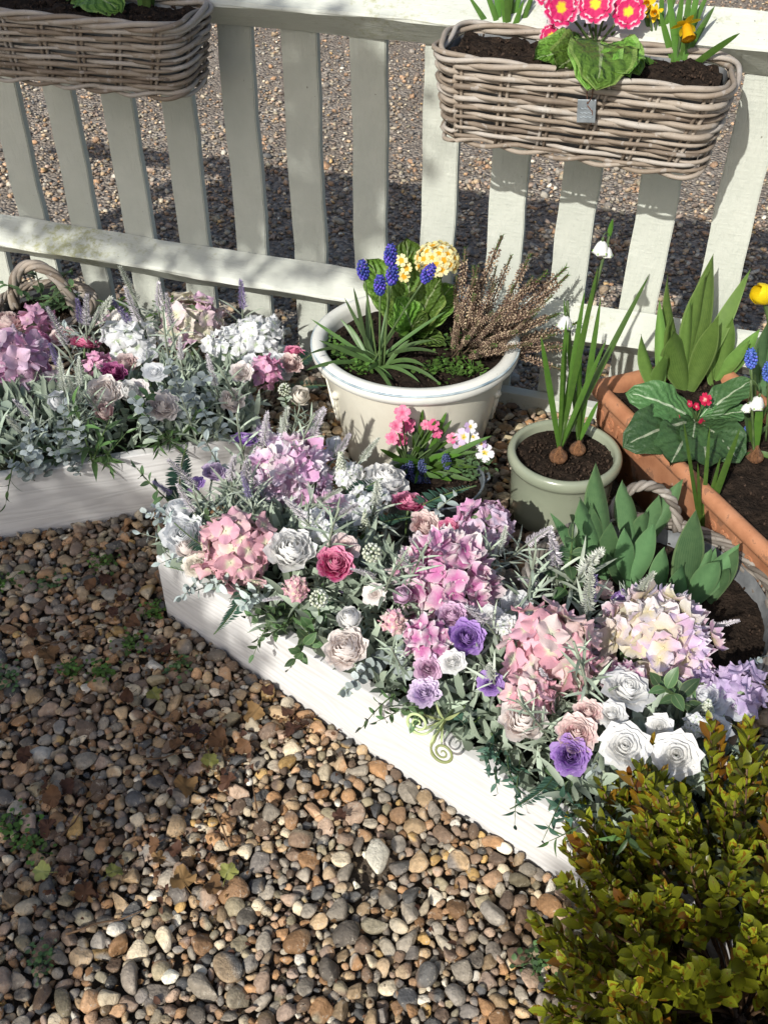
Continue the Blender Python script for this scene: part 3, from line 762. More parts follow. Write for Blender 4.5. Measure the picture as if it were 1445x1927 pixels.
# ------------------------------------------------------------------ plant materials
leafmat('silver', (0.244, 0.299, 0.226), (0.512, 0.567, 0.464), rough=.65, transl=.12, varh=.2, ns=11)
leafmat('silver2', (0.165, 0.226, 0.159), (0.403, 0.47, 0.366), rough=.6, transl=.12, varh=.25, ns=11)
leafmat('lilac_spike', (0.414, 0.38, 0.425), (0.667, 0.632, 0.667), rough=.8, transl=.1, varh=.2, ns=11)
leafmat('violet_spike', (.17, .13, .30), (.32, .27, .46), rough=.8, transl=.1, varh=.2, ns=11)
leafmat('pale_spike', (.42, .46, .38), (.62, .64, .58), rough=.8, transl=.1, varh=.15, ns=11)
leafmat('eucalyptus', (0.18, 0.228, 0.222), (0.384, 0.432, 0.426), vein=(.28, .30, .28), rough=.6, transl=.1, ns=11)
leafmat('silk_green', (.028, .065, .032), (.085, .15, .06), vein=(.17, .22, .12), edge=(.16, .23, .09), rough=.42, transl=.12, varh=.3, ns=11)
leafmat('bamboo', (.03, .075, .035), (.11, .19, .06), rough=.4, transl=.15, varh=.3, ns=11)
leafmat('frost', (.33, .42, .40), (.58, .66, .63), vein=(.32, .42, .38), rough=.6, transl=.2, varh=.1, ns=11)
leafmat('fern', (.018, .055, .042), (.05, .115, .075), rough=.55, transl=.08, varh=.3, ns=11)
leafmat('grass_green', (.03, .085, .015), (.10, .20, .03), rough=.4, transl=.3, varh=.2, spec=.5)
leafmat('muscari_leaf', (.035, .08, .028), (.10, .17, .05), rough=.4, transl=.25)
leafmat('tulip_leaf', (.045, .115, .05), (.13, .235, .10), rough=.45, transl=.25, varh=.2, edge=(.16, .25, .11), streak=42)
leafmat('tulip_leaf_light', (.06, .135, .03), (.18, .30, .07), rough=.42, transl=.32, varh=.2, edge=(.2, .31, .1), streak=42)
leafmat('primula_leaf', (.05, .12, .018), (.14, .26, .035), edge=(.24, .36, .09), vein=(.32, .40, .20), veins=46, rough=.5, transl=.22, ns=11)
leafmat('polyanthus_leaf', (.025, .075, .028), (.075, .155, .05), vein=(.42, .48, .34), veins=46, rough=.45, transl=.15, ns=11, vb=.45)
leafmat('pale_green', (.30, .38, .14), (.52, .58, .30), rough=.5, transl=.25)
leafmat('weed', (.04, .10, .02), (.12, .22, .04), rough=.5, transl=.3)
leafmat('box_leaf', (.085, .11, .007), (.25, .265, .018), vein=(.13, .13, .02), rough=.32, transl=.28, varh=.35, stain=(.17, .085, .008), hue=.015, spec=.5)
leafmat('box_bronze', (.13, .05, .006), (.24, .115, .012), vein=(.2, .1, .03), rough=.35, transl=.28, varh=.3)
leafmat('dead_leaf', (.06, .028, .013), (.16, .08, .035), vein=(.1, .05, .02), rough=.75, transl=.12, varh=.35)
leafmat('yellow_leaf', (.22, .24, .05), (.36, .38, .12), vein=(.3, .32, .12), rough=.6, transl=.2)
plain('stem', (.05, .09, .03), (.10, .15, .05), 60, .5, .1); plain('silver_stem', (.16, .19, .14), (.26, .29, .22), 60, .7, .1)
plain('twig', (.07, .04, .02), (.17, .10, .05), 60, .7, .3); plain('bulb', (.05, .02, .011), (.30, .15, .07), 4, .45, .6, rnd=.2, map=(1.6, 1.6, .35), bdist=.02)
plain('heather_stem', (.07, .045, .03), (.13, .085, .05), 80, .8, 0)
leafmat('heather_bud', (.13, .075, .05), (.42, .31, .22), rough=.7, transl=.15, varh=.35)
leafmat('muscari', (.035, .04, .30), (.085, .085, .50), rough=.45, transl=.2, varh=.25); leafmat('muscari_light', (.05, .10, .45), (.12, .20, .62), rough=.45, transl=.2, varh=.2)
leafmat('muscari_dusk', (.035, .05, .15), (.10, .12, .26), rough=.6, transl=.15, varh=.2)
leafmat('tiny_white', (.55, .62, .42), (.72, .74, .66), rough=.6, transl=.25, varh=.1)
petalmat('daff', (.78, .50, .012), [(.80, .58, .015)], rough=.5); petalmat('daff_cup', (.70, .38, .006), [(.80, .46, .008)], rough=.5)
petalmat('tulip_yellow', (.72, .52, .01), [(.80, .62, .015)], rough=.4); petalmat('bell_white', (.5, .62, .22), [(.80, .81, .78)], t0=0, t1=.25)
petalmat('bell_tip', (.25, .42, .06), [(.3, .5, .08)])
petalmat('primrose', (.80, .40, .02), [(.82, .72, .26), (.82, .75, .36)], t0=.34, t1=.46, jit=.04); petalmat('primula_pink', (.80, .62, .03), [(.62, .02, .14), (.56, .015, .12)], rim=(.80, .62, .68), t0=.26, t1=.42, rimw=.92)
petalmat('poly_red', (.70, .45, .35), [(.50, .012, .06), (.55, .02, .08)], t0=.1, t1=.4); petalmat('pink_dianthus', (.62, .08, .20), [(.70, .12, .28), (.76, .22, .36)], t0=.1, t1=.6)
petalmat('viola', (.75, .55, .05), [(.55, .36, .66), (.78, .72, .80), (.80, .80, .80)], t0=.15, t1=.35)
# silk petals
petalmat('white', (.74, .76, .66), [(.86, .855, .83), (.85, .85, .84)], t0=0, t1=.3, transl=.36, jit=.04)
petalmat('bluewhite', (.70, .77, .74), [(.86, .88, .90), (.88, .89, .90)], t0=0, t1=.3, transl=.4, jit=.04)
petalmat('ivory', (.76, .70, .52), [(.84, .80, .72), (.83, .78, .69)], t0=0, t1=.5, transl=.25, jit=.05)
petalmat('blush', (.80, .66, .58), [(.88, .81, .77), (.88, .84, .81), (.87, .78, .74)], rim=(.88, .83, .80), t0=0, t1=.6, transl=.4, jit=.05)
petalmat('palepink', (.70, .38, .38), [(.80, .54, .54), (.81, .60, .58), (.77, .49, .51)], rim=(.80, .66, .62), t0=0, t1=.7, transl=.25)
petalmat('hotpink', (.42, .03, .14), [(.62, .07, .25), (.68, .13, .31), (.56, .05, .21)], rim=(.76, .30, .44), t0=0, t1=.8, transl=.25)
petalmat('magenta', (.40, .03, .20), [(.56, .07, .32), (.60, .14, .38)], rim=(.70, .30, .50), t0=0, t1=.8, transl=.25)
petalmat('plum', (.17, .01, .08), [(.30, .03, .16), (.36, .05, .20)], rim=(.60, .22, .40), t0=0, t1=.8, rimw=.95, transl=.2)
petalmat('dusty', (.42, .17, .15), [(.62, .36, .32), (.66, .42, .36)], rim=(.72, .5, .44), t0=0, t1=.8, transl=.25)
petalmat('purple', (.14, .04, .26), [(.30, .15, .52), (.36, .21, .58), (.25, .10, .44)], rim=(.44, .28, .62), t0=0, t1=.8, transl=.25)
petalmat('lilac', (.40, .22, .46), [(.60, .46, .70), (.68, .54, .74), (.52, .38, .66)], rim=(.74, .62, .78), t0=0, t1=.7, transl=.25)
petalmat('pinklilac', (.62, .42, .30), [(.68, .42, .60), (.73, .50, .66), (.64, .38, .58)], t0=0, t1=.6, transl=.25)
petalmat('coral', (.6, .2, .18), [(.72, .22, .22), (.76, .32, .30)], t0=0, t1=.6)
petalmat('h_lilacwhite', (.70, .40, .60), [(.78, .70, .76), (.76, .52, .70), (.78, .76, .66), (.62, .50, .74), (.78, .74, .78), (.70, .32, .60)], rim=(.80, .76, .80), t0=.1, t1=.7, rimw=.97)
petalmat('h_coral', (.72, .70, .50), [(.66, .29, .36), (.74, .43, .46), (.78, .60, .54), (.58, .25, .36), (.72, .37, .43)], t0=.12, t1=.42)
petalmat('h_pinkwhite', (.56, .18, .40), [(.76, .52, .64), (.72, .38, .58), (.80, .72, .70), (.76, .58, .64), (.62, .20, .44), (.78, .66, .62)], rim=(.80, .74, .74), t0=.2, t1=.8, rimw=.93)
petalmat('h_salmon', (.70, .72, .52), [(.74, .31, .39), (.78, .47, .49), (.80, .66, .61), (.69, .27, .37), (.75, .44, .54)], t0=.10, t1=.36)
petalmat('h_mixed', (.66, .58, .34), [(.76, .50, .64), (.78, .70, .74), (.78, .76, .52), (.70, .38, .56), (.60, .46, .72), (.79, .72, .74)], rim=(.80, .75, .77), t0=.1, t1=.65, rimw=.95)
petalmat('h_lilac', (.44, .32, .56), [(.56, .42, .66), (.64, .50, .72), (.52, .40, .64)], t0=.1, t1=.6)
petalmat('h_magenta', (.66, .42, .52), [(.66, .30, .54), (.74, .48, .66), (.70, .56, .74), (.78, .62, .72), (.62, .22, .46)], rim=(.72, .56, .68), t0=.1, t1=.6, rimw=.95)
petalmat('h_white', (.60, .70, .48), [(.87, .88, .89), (.89, .89, .88), (.86, .88, .90)], t0=.05, t1=.3, jit=.04, transl=.4)
petalmat('h_palepink', (.70, .70, .46), [(.78, .58, .62), (.77, .66, .66), (.76, .70, .50), (.70, .42, .60)], t0=.1, t1=.5)
petalmat('h_orchid', (.70, .50, .50), [(.70, .24, .46), (.76, .40, .58)], t0=.05, t1=.35)

# ------------------------------------------------------------------ leaf and flower shapes (base at origin, along +Y, face up +Z)
def lf(L, W, ns=4, nt=8, peak=.45, tip=1.0, fold=.25, bend=.3, wave=0, wn=3, rnd=0.0, notch=0, crinkle=0, base=.02):
    def w(t):
        a = peak
        q = math.sin(PI/2*min(1, t/a))**.8 if t < a else math.cos(PI/2*(t-a)/(1-a))**tip
        return max(q, base if t < .5 else .0)
    def fn(s, t):
        ww = W/2*w(t)*(1+notch*math.sin(t*26)*abs(s)); b_ = bend if abs(bend) > 1e-3 else 1e-3
        y = L*math.sin(b_*t)/b_; z = -L*(1-math.cos(b_*t))/b_
        z += fold*abs(s)*ww+wave*W*math.sin(t*wn*PI+s*1.3)*s+crinkle*math.sin(t*30)*math.cos(s*7)
        return (s*ww, y, z)
    return surf(fn, ns, nt, rnd)
def mlf(*a, **k): return solo(lf(*a, **k))
def rose_layer(Rr, Rz, end, half, curl, ns=6, nt=6, ruf=.0, ph=0.0, wr=0.0, sp=.06):
    def fn(s, t):
        te = (PI-R(end))*(1-.16*abs(s)**2.5); th = te*t; r = Rr*math.sin(th)*(1+sp*s); z = Rz*(1-math.cos(th))
        if t > .65:
            q = (t-.65)/.35; r += curl*Rr*q*q; z -= curl*Rz*.5*q*q*q
        r += Rr*ruf*t*t*math.sin(s*6+ph)+Rr*wr*math.sin(s*9+t*7+ph); a = s*R(half)*(.55+.45*min(1, t*2.2)); return (r*math.sin(a), -r*math.cos(a), z)
    return surf(fn, ns, nt)
def mk_rose(layers, inner, seed, ns=6, nt=6, plug=None):
    """kit: outer petals one object each, the tight heart in one mesh"""
    rr = random.Random(seed); kit = []; heart = MB()
    for i, (Rr, Rz, end, n, half, curl, ruf, wr) in enumerate(layers):
        me = None; off = rr.uniform(0, TAU)
        for k in range(n):
            a = off+TAU*k/n+rr.uniform(-.12, .12); M = RZ(a) @ RX(rr.uniform(-.05, .05)) @ SC(rr.uniform(.96, 1.05))
            if i < inner:
                v, f, p = rose_layer(Rr, Rz, end, half, curl, ns, nt, ruf, k*2., wr); x = rr.random(); heart.add(v, f, [(q[0], q[1], x) for q in p], M)
            else:
                if me is None or k % 2 == 0: me = solo(rose_layer(Rr, Rz, end, half, curl, ns, nt, ruf, k*2.+i, wr))
                kit.append(('petal', me, 'petal', M))
    if plug: heart.add([(x*plug[0], y*plug[0], z*plug[1]+plug[2]) for x, y, z in ICO[2][0]], [tuple(g) for g in ICO[2][1]], [(0, .6, .5)]*len(ICO[2][0]))
    kit.insert(0, ('heart', heart.mesh(), 'petal', Matrix()))
    return kit
STEM = solo(tube([(0, 0, .08), (0, 0, -1.2), (.1, .05, -2.6)], [.09, .07, .06], 6)); SEPAL = mlf(.62, .40, 2, 4, .4, 1, .2, -.55)
def finish(kit, sepals=5, s=1.0):
    kit.append(('stem', STEM, 'stem', Matrix()))
    for k in range(sepals): kit.append(('sepal', SEPAL, 'silk_green', RZ(TAU*k/sepals+.3) @ T((0, .06, -.07)) @ RX(R(2)) @ SC(s)))
    return kit
KITS = {}
KITS['rose'] = [finish(mk_rose([(.11, .40, 50, 2, 110, 0, 0, 0), (.19, .42, 66, 3, 85, .04, .02, 0), (.29, .43, 80, 3, 78, .06, .04, .01), (.41, .45, 90, 4, 66, .08, .05, .01), (.55, .47, 99, 4, 64, .10, .06, .015), (.72, .50, 108, 5, 54, .12, .07, .02), (.92, .54, 114, 5, 50, .14, .08, .02), (1.12, .56, 121, 5, 46, .16, .09, .025)], 3, i)) for i in (1, 2)]
KITS['ran'] = [finish(mk_rose([(.10, .46, 40, 2, 110, .0, .02, 0), (.18, .48, 56, 3, 80, .02, .04, 0), (.27, .49, 66, 4, 66, .03, .06, .01), (.36, .50, 74, 4, 66, .03, .08, .01), (.46, .50, 80, 5, 56, .04, .09, .015), (.57, .50, 86, 5, 56, .05, .10, .02), (.69, .50, 91, 6, 48, .06, .10, .02), (.82, .50, 96, 6, 46, .07, .11, .025), (.96, .50, 102, 6, 46, .08, .12, .03)], 5, i, 7, 5)) for i in (3, 4)]
KITS['peony'] = [finish(mk_rose([(.16, .56, 34, 2, 110, 0, .08, .04), (.30, .58, 42, 3, 84, .02, .10, .05), (.44, .58, 50, 4, 68, .03, .11, .05), (.57, .58, 58, 4, 68, .05, .12, .05), (.70, .56, 66, 5, 58, .06, .12, .05), (.83, .54, 76, 5, 56, .08, .12, .05), (.98, .50, 90, 5, 52, .10, .12, .05)], 3, i, 8, 6)) for i in (5, 6)]
KITS['bud'] = [finish(mk_rose([(.14, .80, 24, 2, 110, 0, .04, .03), (.26, .80, 34, 3, 86, .0, .06, .03), (.40, .78, 42, 3, 82, .03, .07, .03), (.54, .72, 52, 3, 80, .06, .08, .03), (.68, .62, 70, 4, 62, .12, .08, .03)], 2, i, 6, 6), 4, 1.1) for i in (7, 8)]
RL = [(.11, .40, 50, 2, 110, 0, 0, 0), (.19, .44, 58, 3, 85, .03, .03, 0), (.30, .47, 68, 3, 80, .05, .06, .01), (.43, .49, 76, 4, 66, .07, .07, .02), (.58, .50, 84, 4, 66, .10, .09, .02), (.74, .50, 94, 5, 56, .16, .10, .03), (.90, .47, 106, 5, 52, .20, .12, .03)]
KITS['rose'] += [finish(mk_rose(RL, 3, 21)), finish(mk_rose([(a, b*1.06, e-10, n, h, c*1.6, u*1.3, w_) for a, b, e, n, h, c, u, w_ in RL], 3, 22))]
KITS['ran'] += [finish(mk_rose([(a, b*1.05, max(30, e), n, h, .10, .16, .04) for a, b, e, n, h, c, u, w_ in [(.12, .44, 46, 2, 110, 0, 0, 0), (.22, .46, 60, 3, 84, 0, 0, 0), (.34, .48, 72, 4, 68, 0, 0, 0), (.48, .49, 82, 4, 68, 0, 0, 0), (.64, .50, 90, 5, 58, 0, 0, 0), (.82, .50, 98, 6, 50, 0, 0, 0), (1.0, .49, 108, 6, 48, 0, 0, 0)]], 3, 23, 7, 5))]
def mk_floret(Lp, Wp, n, ruf, seed, cup, gr=4):
    rr = random.Random(seed); b = MB()
    for k in range(n):
        def fn(s, t):
            w = Wp/2*(math.sin(PI*min(1, t*.80+.12))**.6)*(1+.12*ruf*math.sin(t*14)); y = Lp*t*(1-.10*s*s*t)
            z = cup*Lp*t*t+.12*Lp*math.sin(s*3+seed)*t+ruf*Lp*.13*math.sin(s*5+k)*t*t
            return (s*w, y, z)
        v, f, p = surf(fn, gr, gr); x = rr.random()*.12
        b.add(v, f, [(q[0], q[1], x) for q in p], RZ(TAU*k/n+rr.uniform(-.15, .15)) @ RX(rr.uniform(-.1, .25)) @ SC(rr.uniform(.85, 1.1)))
    b.add([(x*.07*Lp, y*.07*Lp, z*.07*Lp+.05*Lp) for x, y, z in ICO[1][0]], [tuple(g) for g in ICO[1][1]])
    return b.mesh('floret')
FLOR = [mk_floret(1, 1.0, 4, 0.28, i, (.0, .16, .3, -.12)[i], 6) for i in range(4)]; FRILL = [mk_floret(1, 1.15, 4, 1.2, i+7, .25+.15*i) for i in range(3)]
def mk_hyd(n, fs, florets, seed, low=-.25):
    rr = random.Random(seed); kit = []
    for i in range(n):
        z = 1-(i+.5)/n*(1-low); a = i*2.39996+rr.uniform(-.2, .2); r = math.sqrt(max(0, 1-z*z)); d = Vector((r*math.cos(a), r*math.sin(a), z+rr.uniform(-.06, .06))).normalized()
        M = T(d*rr.uniform(.62, .93)) @ hull_axis((d+Vector((rr.uniform(-.6, .6), rr.uniform(-.6, .6), rr.uniform(-.45, .5)))), rr.uniform(0, 6)) @ SC(fs*rr.uniform(.82, 1.15))
        kit.append(('floret', rr.choice(florets), 'petal', M))
    b = MB(); v0, f0 = ICO[2]; b.add([(x*.66, y*.66, z*.66) for x, y, z in v0], [tuple(g) for g in f0]); kit.append(('core', b.mesh(), 'silk_green', Matrix())); kit.append(('stem', STEM, 'stem', SC(.8)))
    return kit
KITS['hyd'] = [mk_hyd(54, .34, FLOR, i) for i in (1, 2)]; KITS['frill'] = [mk_hyd(84, .30, FRILL, i) for i in (3, 4)]; KITS['hydsmall'] = [mk_hyd(18, .52, FLOR, 5)]; KITS['spray'] = [mk_hyd(26, .36, FLOR, 6, .1)]

# sprigs: unit length along +Z
def curve_stem(bx, n=9, by=0.0): return [Vector((bx*t*t, by*t*t, t)) for t in [i/(n-1) for i in range(n)]]
def mk_lav(seed, spike='lilac_spike', leafm='silver', spk=.42):
    rr = random.Random(seed); path = curve_stem(rr.uniform(-.16, .16), 9, rr.uniform(-.12, .12)); kit = []
    def at(t): i = min(7, int(t*8)); f = t*8-i; return path[i].lerp(path[i+1], f)
    kit.append(('stem', solo(tube(path, [.011]*6+[.009, .007, .005], 5)), 'silver_stem', Matrix()))
    b = MB(); n = 22
    for j in range(n):
        t = 1-spk+spk*j/(n-1); C = at(t); rad = .068*(1-.5*((j/(n-1))**2)); m = 6
        for k in range(m):
            a = TAU*k/m+j*.9+rr.uniform(-.2, .2); up = .55+.5*j/n; d = Vector((math.cos(a), math.sin(a), up)).normalized(); l = rad*rr.uniform(.8, 1.25)
            e = d.orthogonal().normalized(); g = d.cross(e); w_ = .0050; x = rr.random()*.3
            b.add([tuple(C+e*w_), tuple(C-e*w_*.5+g*w_*.87), tuple(C-e*w_*.5-g*w_*.87), tuple(C+d*l*.65+e*w_*.9), tuple(C+d*l*.65-e*w_*.5+g*w_*.8), tuple(C+d*l*.65-e*w_*.5-g*w_*.8), tuple(C+d*l)],
                  [(0, 1, 4, 3), (1, 2, 5, 4), (2, 0, 3, 5), (3, 4, 6), (4, 5, 6), (5, 3, 6)], [(0, .5, x)]*7)
    kit.append(('flower_spike', b.mesh(smooth=False), spike, Matrix()))
    lm = mlf(.34, .028, 2, 5, .4, .8, .3, .55)
    for j in range(11):
        t = .06+.42*j/11; a = j*2.4+rr.uniform(-.3, .3); kit.append(('leaf', lm, leafm, T(at(t)) @ RZ(a) @ RX(R(rr.uniform(28, 62))) @ SC(rr.uniform(.6, 1.15))))
    return kit
KITS['lav'] = [mk_lav(i) for i in (1, 2, 3)]+[mk_lav(4, 'pale_spike')]; KITS['lavv'] = [mk_lav(i, 'violet_spike') for i in (5, 6)]; KITS['lavp'] = [mk_lav(i, 'pale_spike') for i in (7, 8)]
def mk_bristle(seed, leafm='silver2'):         # rosemary-like filler spray of narrow leaves
    rr = random.Random(seed); path = curve_stem(rr.uniform(-.2, .2)); kit = [('stem', solo(tube(path, [.012]*9, 5)), 'silver_stem', Matrix())]; lm = mlf(.36, .036, 2, 5, .4, .8, .3, .5)
    for j in range(20):
        t = .1+.88*j/20; i = min(7, int(t*8)); C = path[i].lerp(path[i+1], t*8-i); kit.append(('leaf', lm, leafm, T(C) @ RZ(j*2.4+rr.uniform(-.4, .4)) @ RX(R(rr.uniform(30, 65))) @ SC(rr.uniform(.6, 1.1)*(1.1-.5*t))))
    return kit
KITS['bristle'] = [mk_bristle(1), mk_bristle(2)]
def mk_sprig(seed, leaf, mat, n, pairs=True, bx=.3, t0=.15, tilt=(45, 75), sc=(.8, 1.1), stem='silver_stem', thick=.012, shrink=.4):
    rr = random.Random(seed); path = curve_stem(rr.uniform(.4, 1)*bx*rr.choice((-1, 1)), 9, rr.uniform(-bx, bx)*.5); kit = [('stem', solo(tube(path, [thick]*6+[thick*.8, thick*.6, thick*.4], 5)), stem, Matrix())]
    for j in range(n):
        t = t0+(1-t0)*j/(n-1); i = min(7, int(t*8)); C = path[i].lerp(path[i+1], t*8-i)
        for k in range(2 if pairs and j < n-1 else 1):
            a = (j % 2)*PI/2+k*PI+rr.uniform(-.4, .4) if pairs else j*2.4+rr.uniform(-.3, .3); tl = 8 if j == n-1 else rr.uniform(*tilt)
            kit.append(('leaf', leaf, mat, T(C) @ RZ(a) @ RX(R(90-tl)) @ RZ(rr.uniform(-.3, .3)) @ SC(rr.uniform(*sc)*(1-shrink*t))))
    return kit
EUC = mlf(.20, .19, 4, 5, .5, .55, .12, .3); OVAL = mlf(.30, .155, 4, 7, .42, .85, .2, .5); LANCE = mlf(.48, .095, 4, 8, .3, 1.1, .25, .7); STARL = mlf(.27, .13, 4, 6, .5, .8, .25, .5); DARKL = mlf(.30, .10, 4, 6, .35, 1.2, .3, .6)
KITS['euc'] = [mk_sprig(i, EUC, 'eucalyptus', 9, True, .35, .1, (50, 80), (.8, 1.15)) for i in (1, 2, 3)]
KITS['oval'] = [mk_sprig(i, OVAL, 'silk_green', 7, True, .4, .12, (40, 70), stem='stem') for i in (4, 5)]
KITS['lance'] = [mk_sprig(i, LANCE, 'bamboo', 9, False, .3, .1, (30, 65), stem='stem') for i in (6, 7)]
KITS['frost'] = [mk_sprig(i, STARL, 'frost', 6, True, .3, .15, (40, 75), (.8, 1.2)) for i in (8, 9)]
KITS['trail'] = [mk_sprig(i, DARKL, 'fern', 6, True, .5, .2, (30, 70), stem='stem', thick=.009) for i in (10, 11)]
def mk_fern(seed):
    rr = random.Random(seed); path = curve_stem(rr.uniform(.2, .4)*rr.choice((-1, 1)), 13); b = MB(); kit = [('stem', solo(tube(path, .008, 5)), 'stem', Matrix())]; l0 = lf(.17, .034, 2, 3, .4, .8, .2, .3)
    for j in range(40):
        t = .06+.93*j/39; i = min(11, int(t*12)); C = path[i].lerp(path[i+1], t*12-i); s = (1 if t < .6 else (1.05-t)/.45)*.95
        for k in (0, 1):
            x = rr.random()*.3; b.add(l0[0], l0[1], [(0, .5, x)]*len(l0[0]), T(C) @ RZ(k*PI+PI/2) @ RX(R(35)) @ RZ(rr.uniform(-.1, .1)) @ RY(R(rr.uniform(-25, 25))) @ SC(s))
    kit.append(('frond', b.mesh(), 'fern', Matrix())); return kit
KITS['fern'] = [mk_fern(1), mk_fern(2)]
def mk_tiny(seed):
    rr = random.Random(seed); path = curve_stem(.08); b = MB(); v0, f0 = ICO[1]; kit = [('stem', solo(tube(path, .01, 5)), 'stem', Matrix())]
    for j in range(90):
        t = .45+.55*j/90; a = j*2.4; r = .085*(1-.75*(t-.45)/.55); d = .020*rr.uniform(.7, 1.2); x = rr.random()
        b.add([(q[0]*d+r*math.cos(a)+.08*t*t, q[1]*d+r*math.sin(a), q[2]*d+t) for q in v0], [tuple(g) for g in f0], [(0, .5, x)]*12)
    kit.append(('flower_spike', b.mesh(), 'tiny_white', Matrix()))
    for j in range(8): kit.append(('leaf', OVAL, 'weed', T((0, 0, .1+.05*j)) @ RZ(j*2.4) @ RX(R(35)) @ SC(.6)))
    return kit
KITS['tiny'] = [mk_tiny(1)]
def mk_berry(seed):
    rr = random.Random(seed); b = MB(); v0, f0 = ICO[1]
    for j in range(46):
        z = 1-2*(j+.5)/46; a = j*2.4; r = math.sqrt(1-z*z)*.11; x = rr.random(); d = .022*rr.uniform(.8, 1.2); b.add([(q[0]*d+r*math.cos(a), q[1]*d+r*math.sin(a), q[2]*d+.88+z*.11) for q in v0], [tuple(g) for g in f0], [(0, .5, x)]*12)
    return [('stem', solo(tube(curve_stem(0), .012, 5)), 'stem', Matrix()), ('flower_head', b.mesh(), 'tiny_white', Matrix())]+[('leaf', OVAL, 'silver2', T((0, 0, .35+.08*j)) @ RZ(j*2.4) @ RX(R(35)) @ SC(.6)) for j in range(5)]
KITS['berry'] = [mk_berry(1)]
def mk_fiddle():
    kit = []; lm = mlf(.5, .06, 2, 6, .4, .9, .2, .5)
    for sgn in (-1, 1):
        b = MB(); pts = []
        for i in range(60):
            t = i/59; a = sgn*t*TAU*2.1; r = .20*(1-t)**.9+.012; pts.append(Vector((sgn*.30+r*math.cos(a+(PI if sgn > 0 else 0)), r*math.sin(a+(PI if sgn > 0 else 0)), .82+.01*t)))
        b.add(*tube([Vector((0, 0, 0)), Vector((sgn*.03, 0, .4)), Vector((sgn*.06, 0, .7))]+pts, [.02]*8+[.028*(1-.6*i/54) for i in range(55)], 6)); kit.append(('fiddlehead', b.mesh(), 'pale_green', Matrix()))
    for j in range(7): kit.append(('leaf', lm, 'pale_green', T((0, 0, .3)) @ RZ(j*.9) @ RX(R(30+8*j))))
    return kit
KITS['fiddle'] = [mk_fiddle()]

# ------------------------------------------------------------------ the heaped silk flowers follow a mound over each trough
def mound(tr):
    O, D, N, L, W, z0 = tr
    def h(P):
        q = P-O; a = q.dot(D); b = q.dot(N); e = min((a+.07)/.12, (L+.07-a)/.12, 1)
        if e <= 0: return -1
        c = (b+.045)/(W+.09)
        if c <= 0 or c >= 1: return -1
        return z0+(.115*math.sin(PI*c)**.6-.015)*min(1, max(0, e))**.5
    return h
TR2 = (T2O, T2D, T2N, T2L, T2W, T2H-.015); TR1 = (T1O, T1D, T1N, T1L, T1W, T1H-.015)
M1, M2 = mound(TR1), mound(TR2)
def hit(px, py, tr, h):
    d = ray(px, py).normalized(); o = Vector((0, 0, H)); t = .6
    while t < 4:
        P = o+d*t; z = h(P)
        if z > 0 and P.z <= z: return P, True
        t += .004
    P = G(px, py, tr[5]+.03); return P, False
def normal_at(P, tr):
    O, D, N, L, W, z0 = tr; b = (P-O).dot(N)/W-.5; a = (P-O).dot(D)/L-.5
    return (Vector((0, 0, 1))+N*b*.9+D*(a**3)*2.0).normalized()
rb = random.Random(99); SEATS = []
def bloom(tr, h, px, py, dpx, kind, col, label, tiltv=None, cat='flower', lift=0.0):
    P, ok = hit(px, py, tr, h); P = P+(co.location-P).normalized()*.018; dist = (P-co.location).length; r = dpx/2*dist/FPX*1.1; nrm = normal_at(P, tr); r *= {'rose': .86, 'ran': .95, 'peony': .92}.get(kind, 1)
    tocam = (co.location-P).normalized(); d = (nrm*.55+tocam*.45+Vector((rb.uniform(-.2, .2), rb.uniform(-.2, .2), 0))).normalized()
    if tiltv: d = (d+Vector(tiltv)).normalized()
    if kind in ('hyd', 'frill', 'hydsmall', 'spray'): C = P+d*r*.12+Vector((0, 0, lift))
    else: C = P+d*r*.15+Vector((0, 0, lift))
    ks = KITS[kind]; kit = ks[rb.randrange(len(ks))]; nm = {'hyd': 'hydrangea_head', 'frill': 'hydrangea_head', 'hydsmall': 'hydrangea_head', 'spray': 'blossom_spray', 'rose': 'silk_rose', 'ran': 'silk_ranunculus', 'peony': 'silk_peony', 'bud': 'silk_rosebud'}[kind]
    SEATS.append((C, r, label)); return place(kit, nm, label, cat, T(C) @ hull_axis(d, rb.uniform(0, TAU)) @ SC(r), {'petal': MATS[col]})
NOUNS = ('hydrangea', 'ranunculus', 'rose', 'rosebud', 'bud', 'peony', 'florets', 'floret', 'spray', 'tuft')
def short(label):
    w_ = label.replace(',', '').split(); k = next((i for i, x in enumerate(w_) if x in NOUNS), 3); return ' '.join(w_[:k+1])
def near_bloom(P): return short(min(SEATS, key=lambda q: (q[0]-P).length)[2])
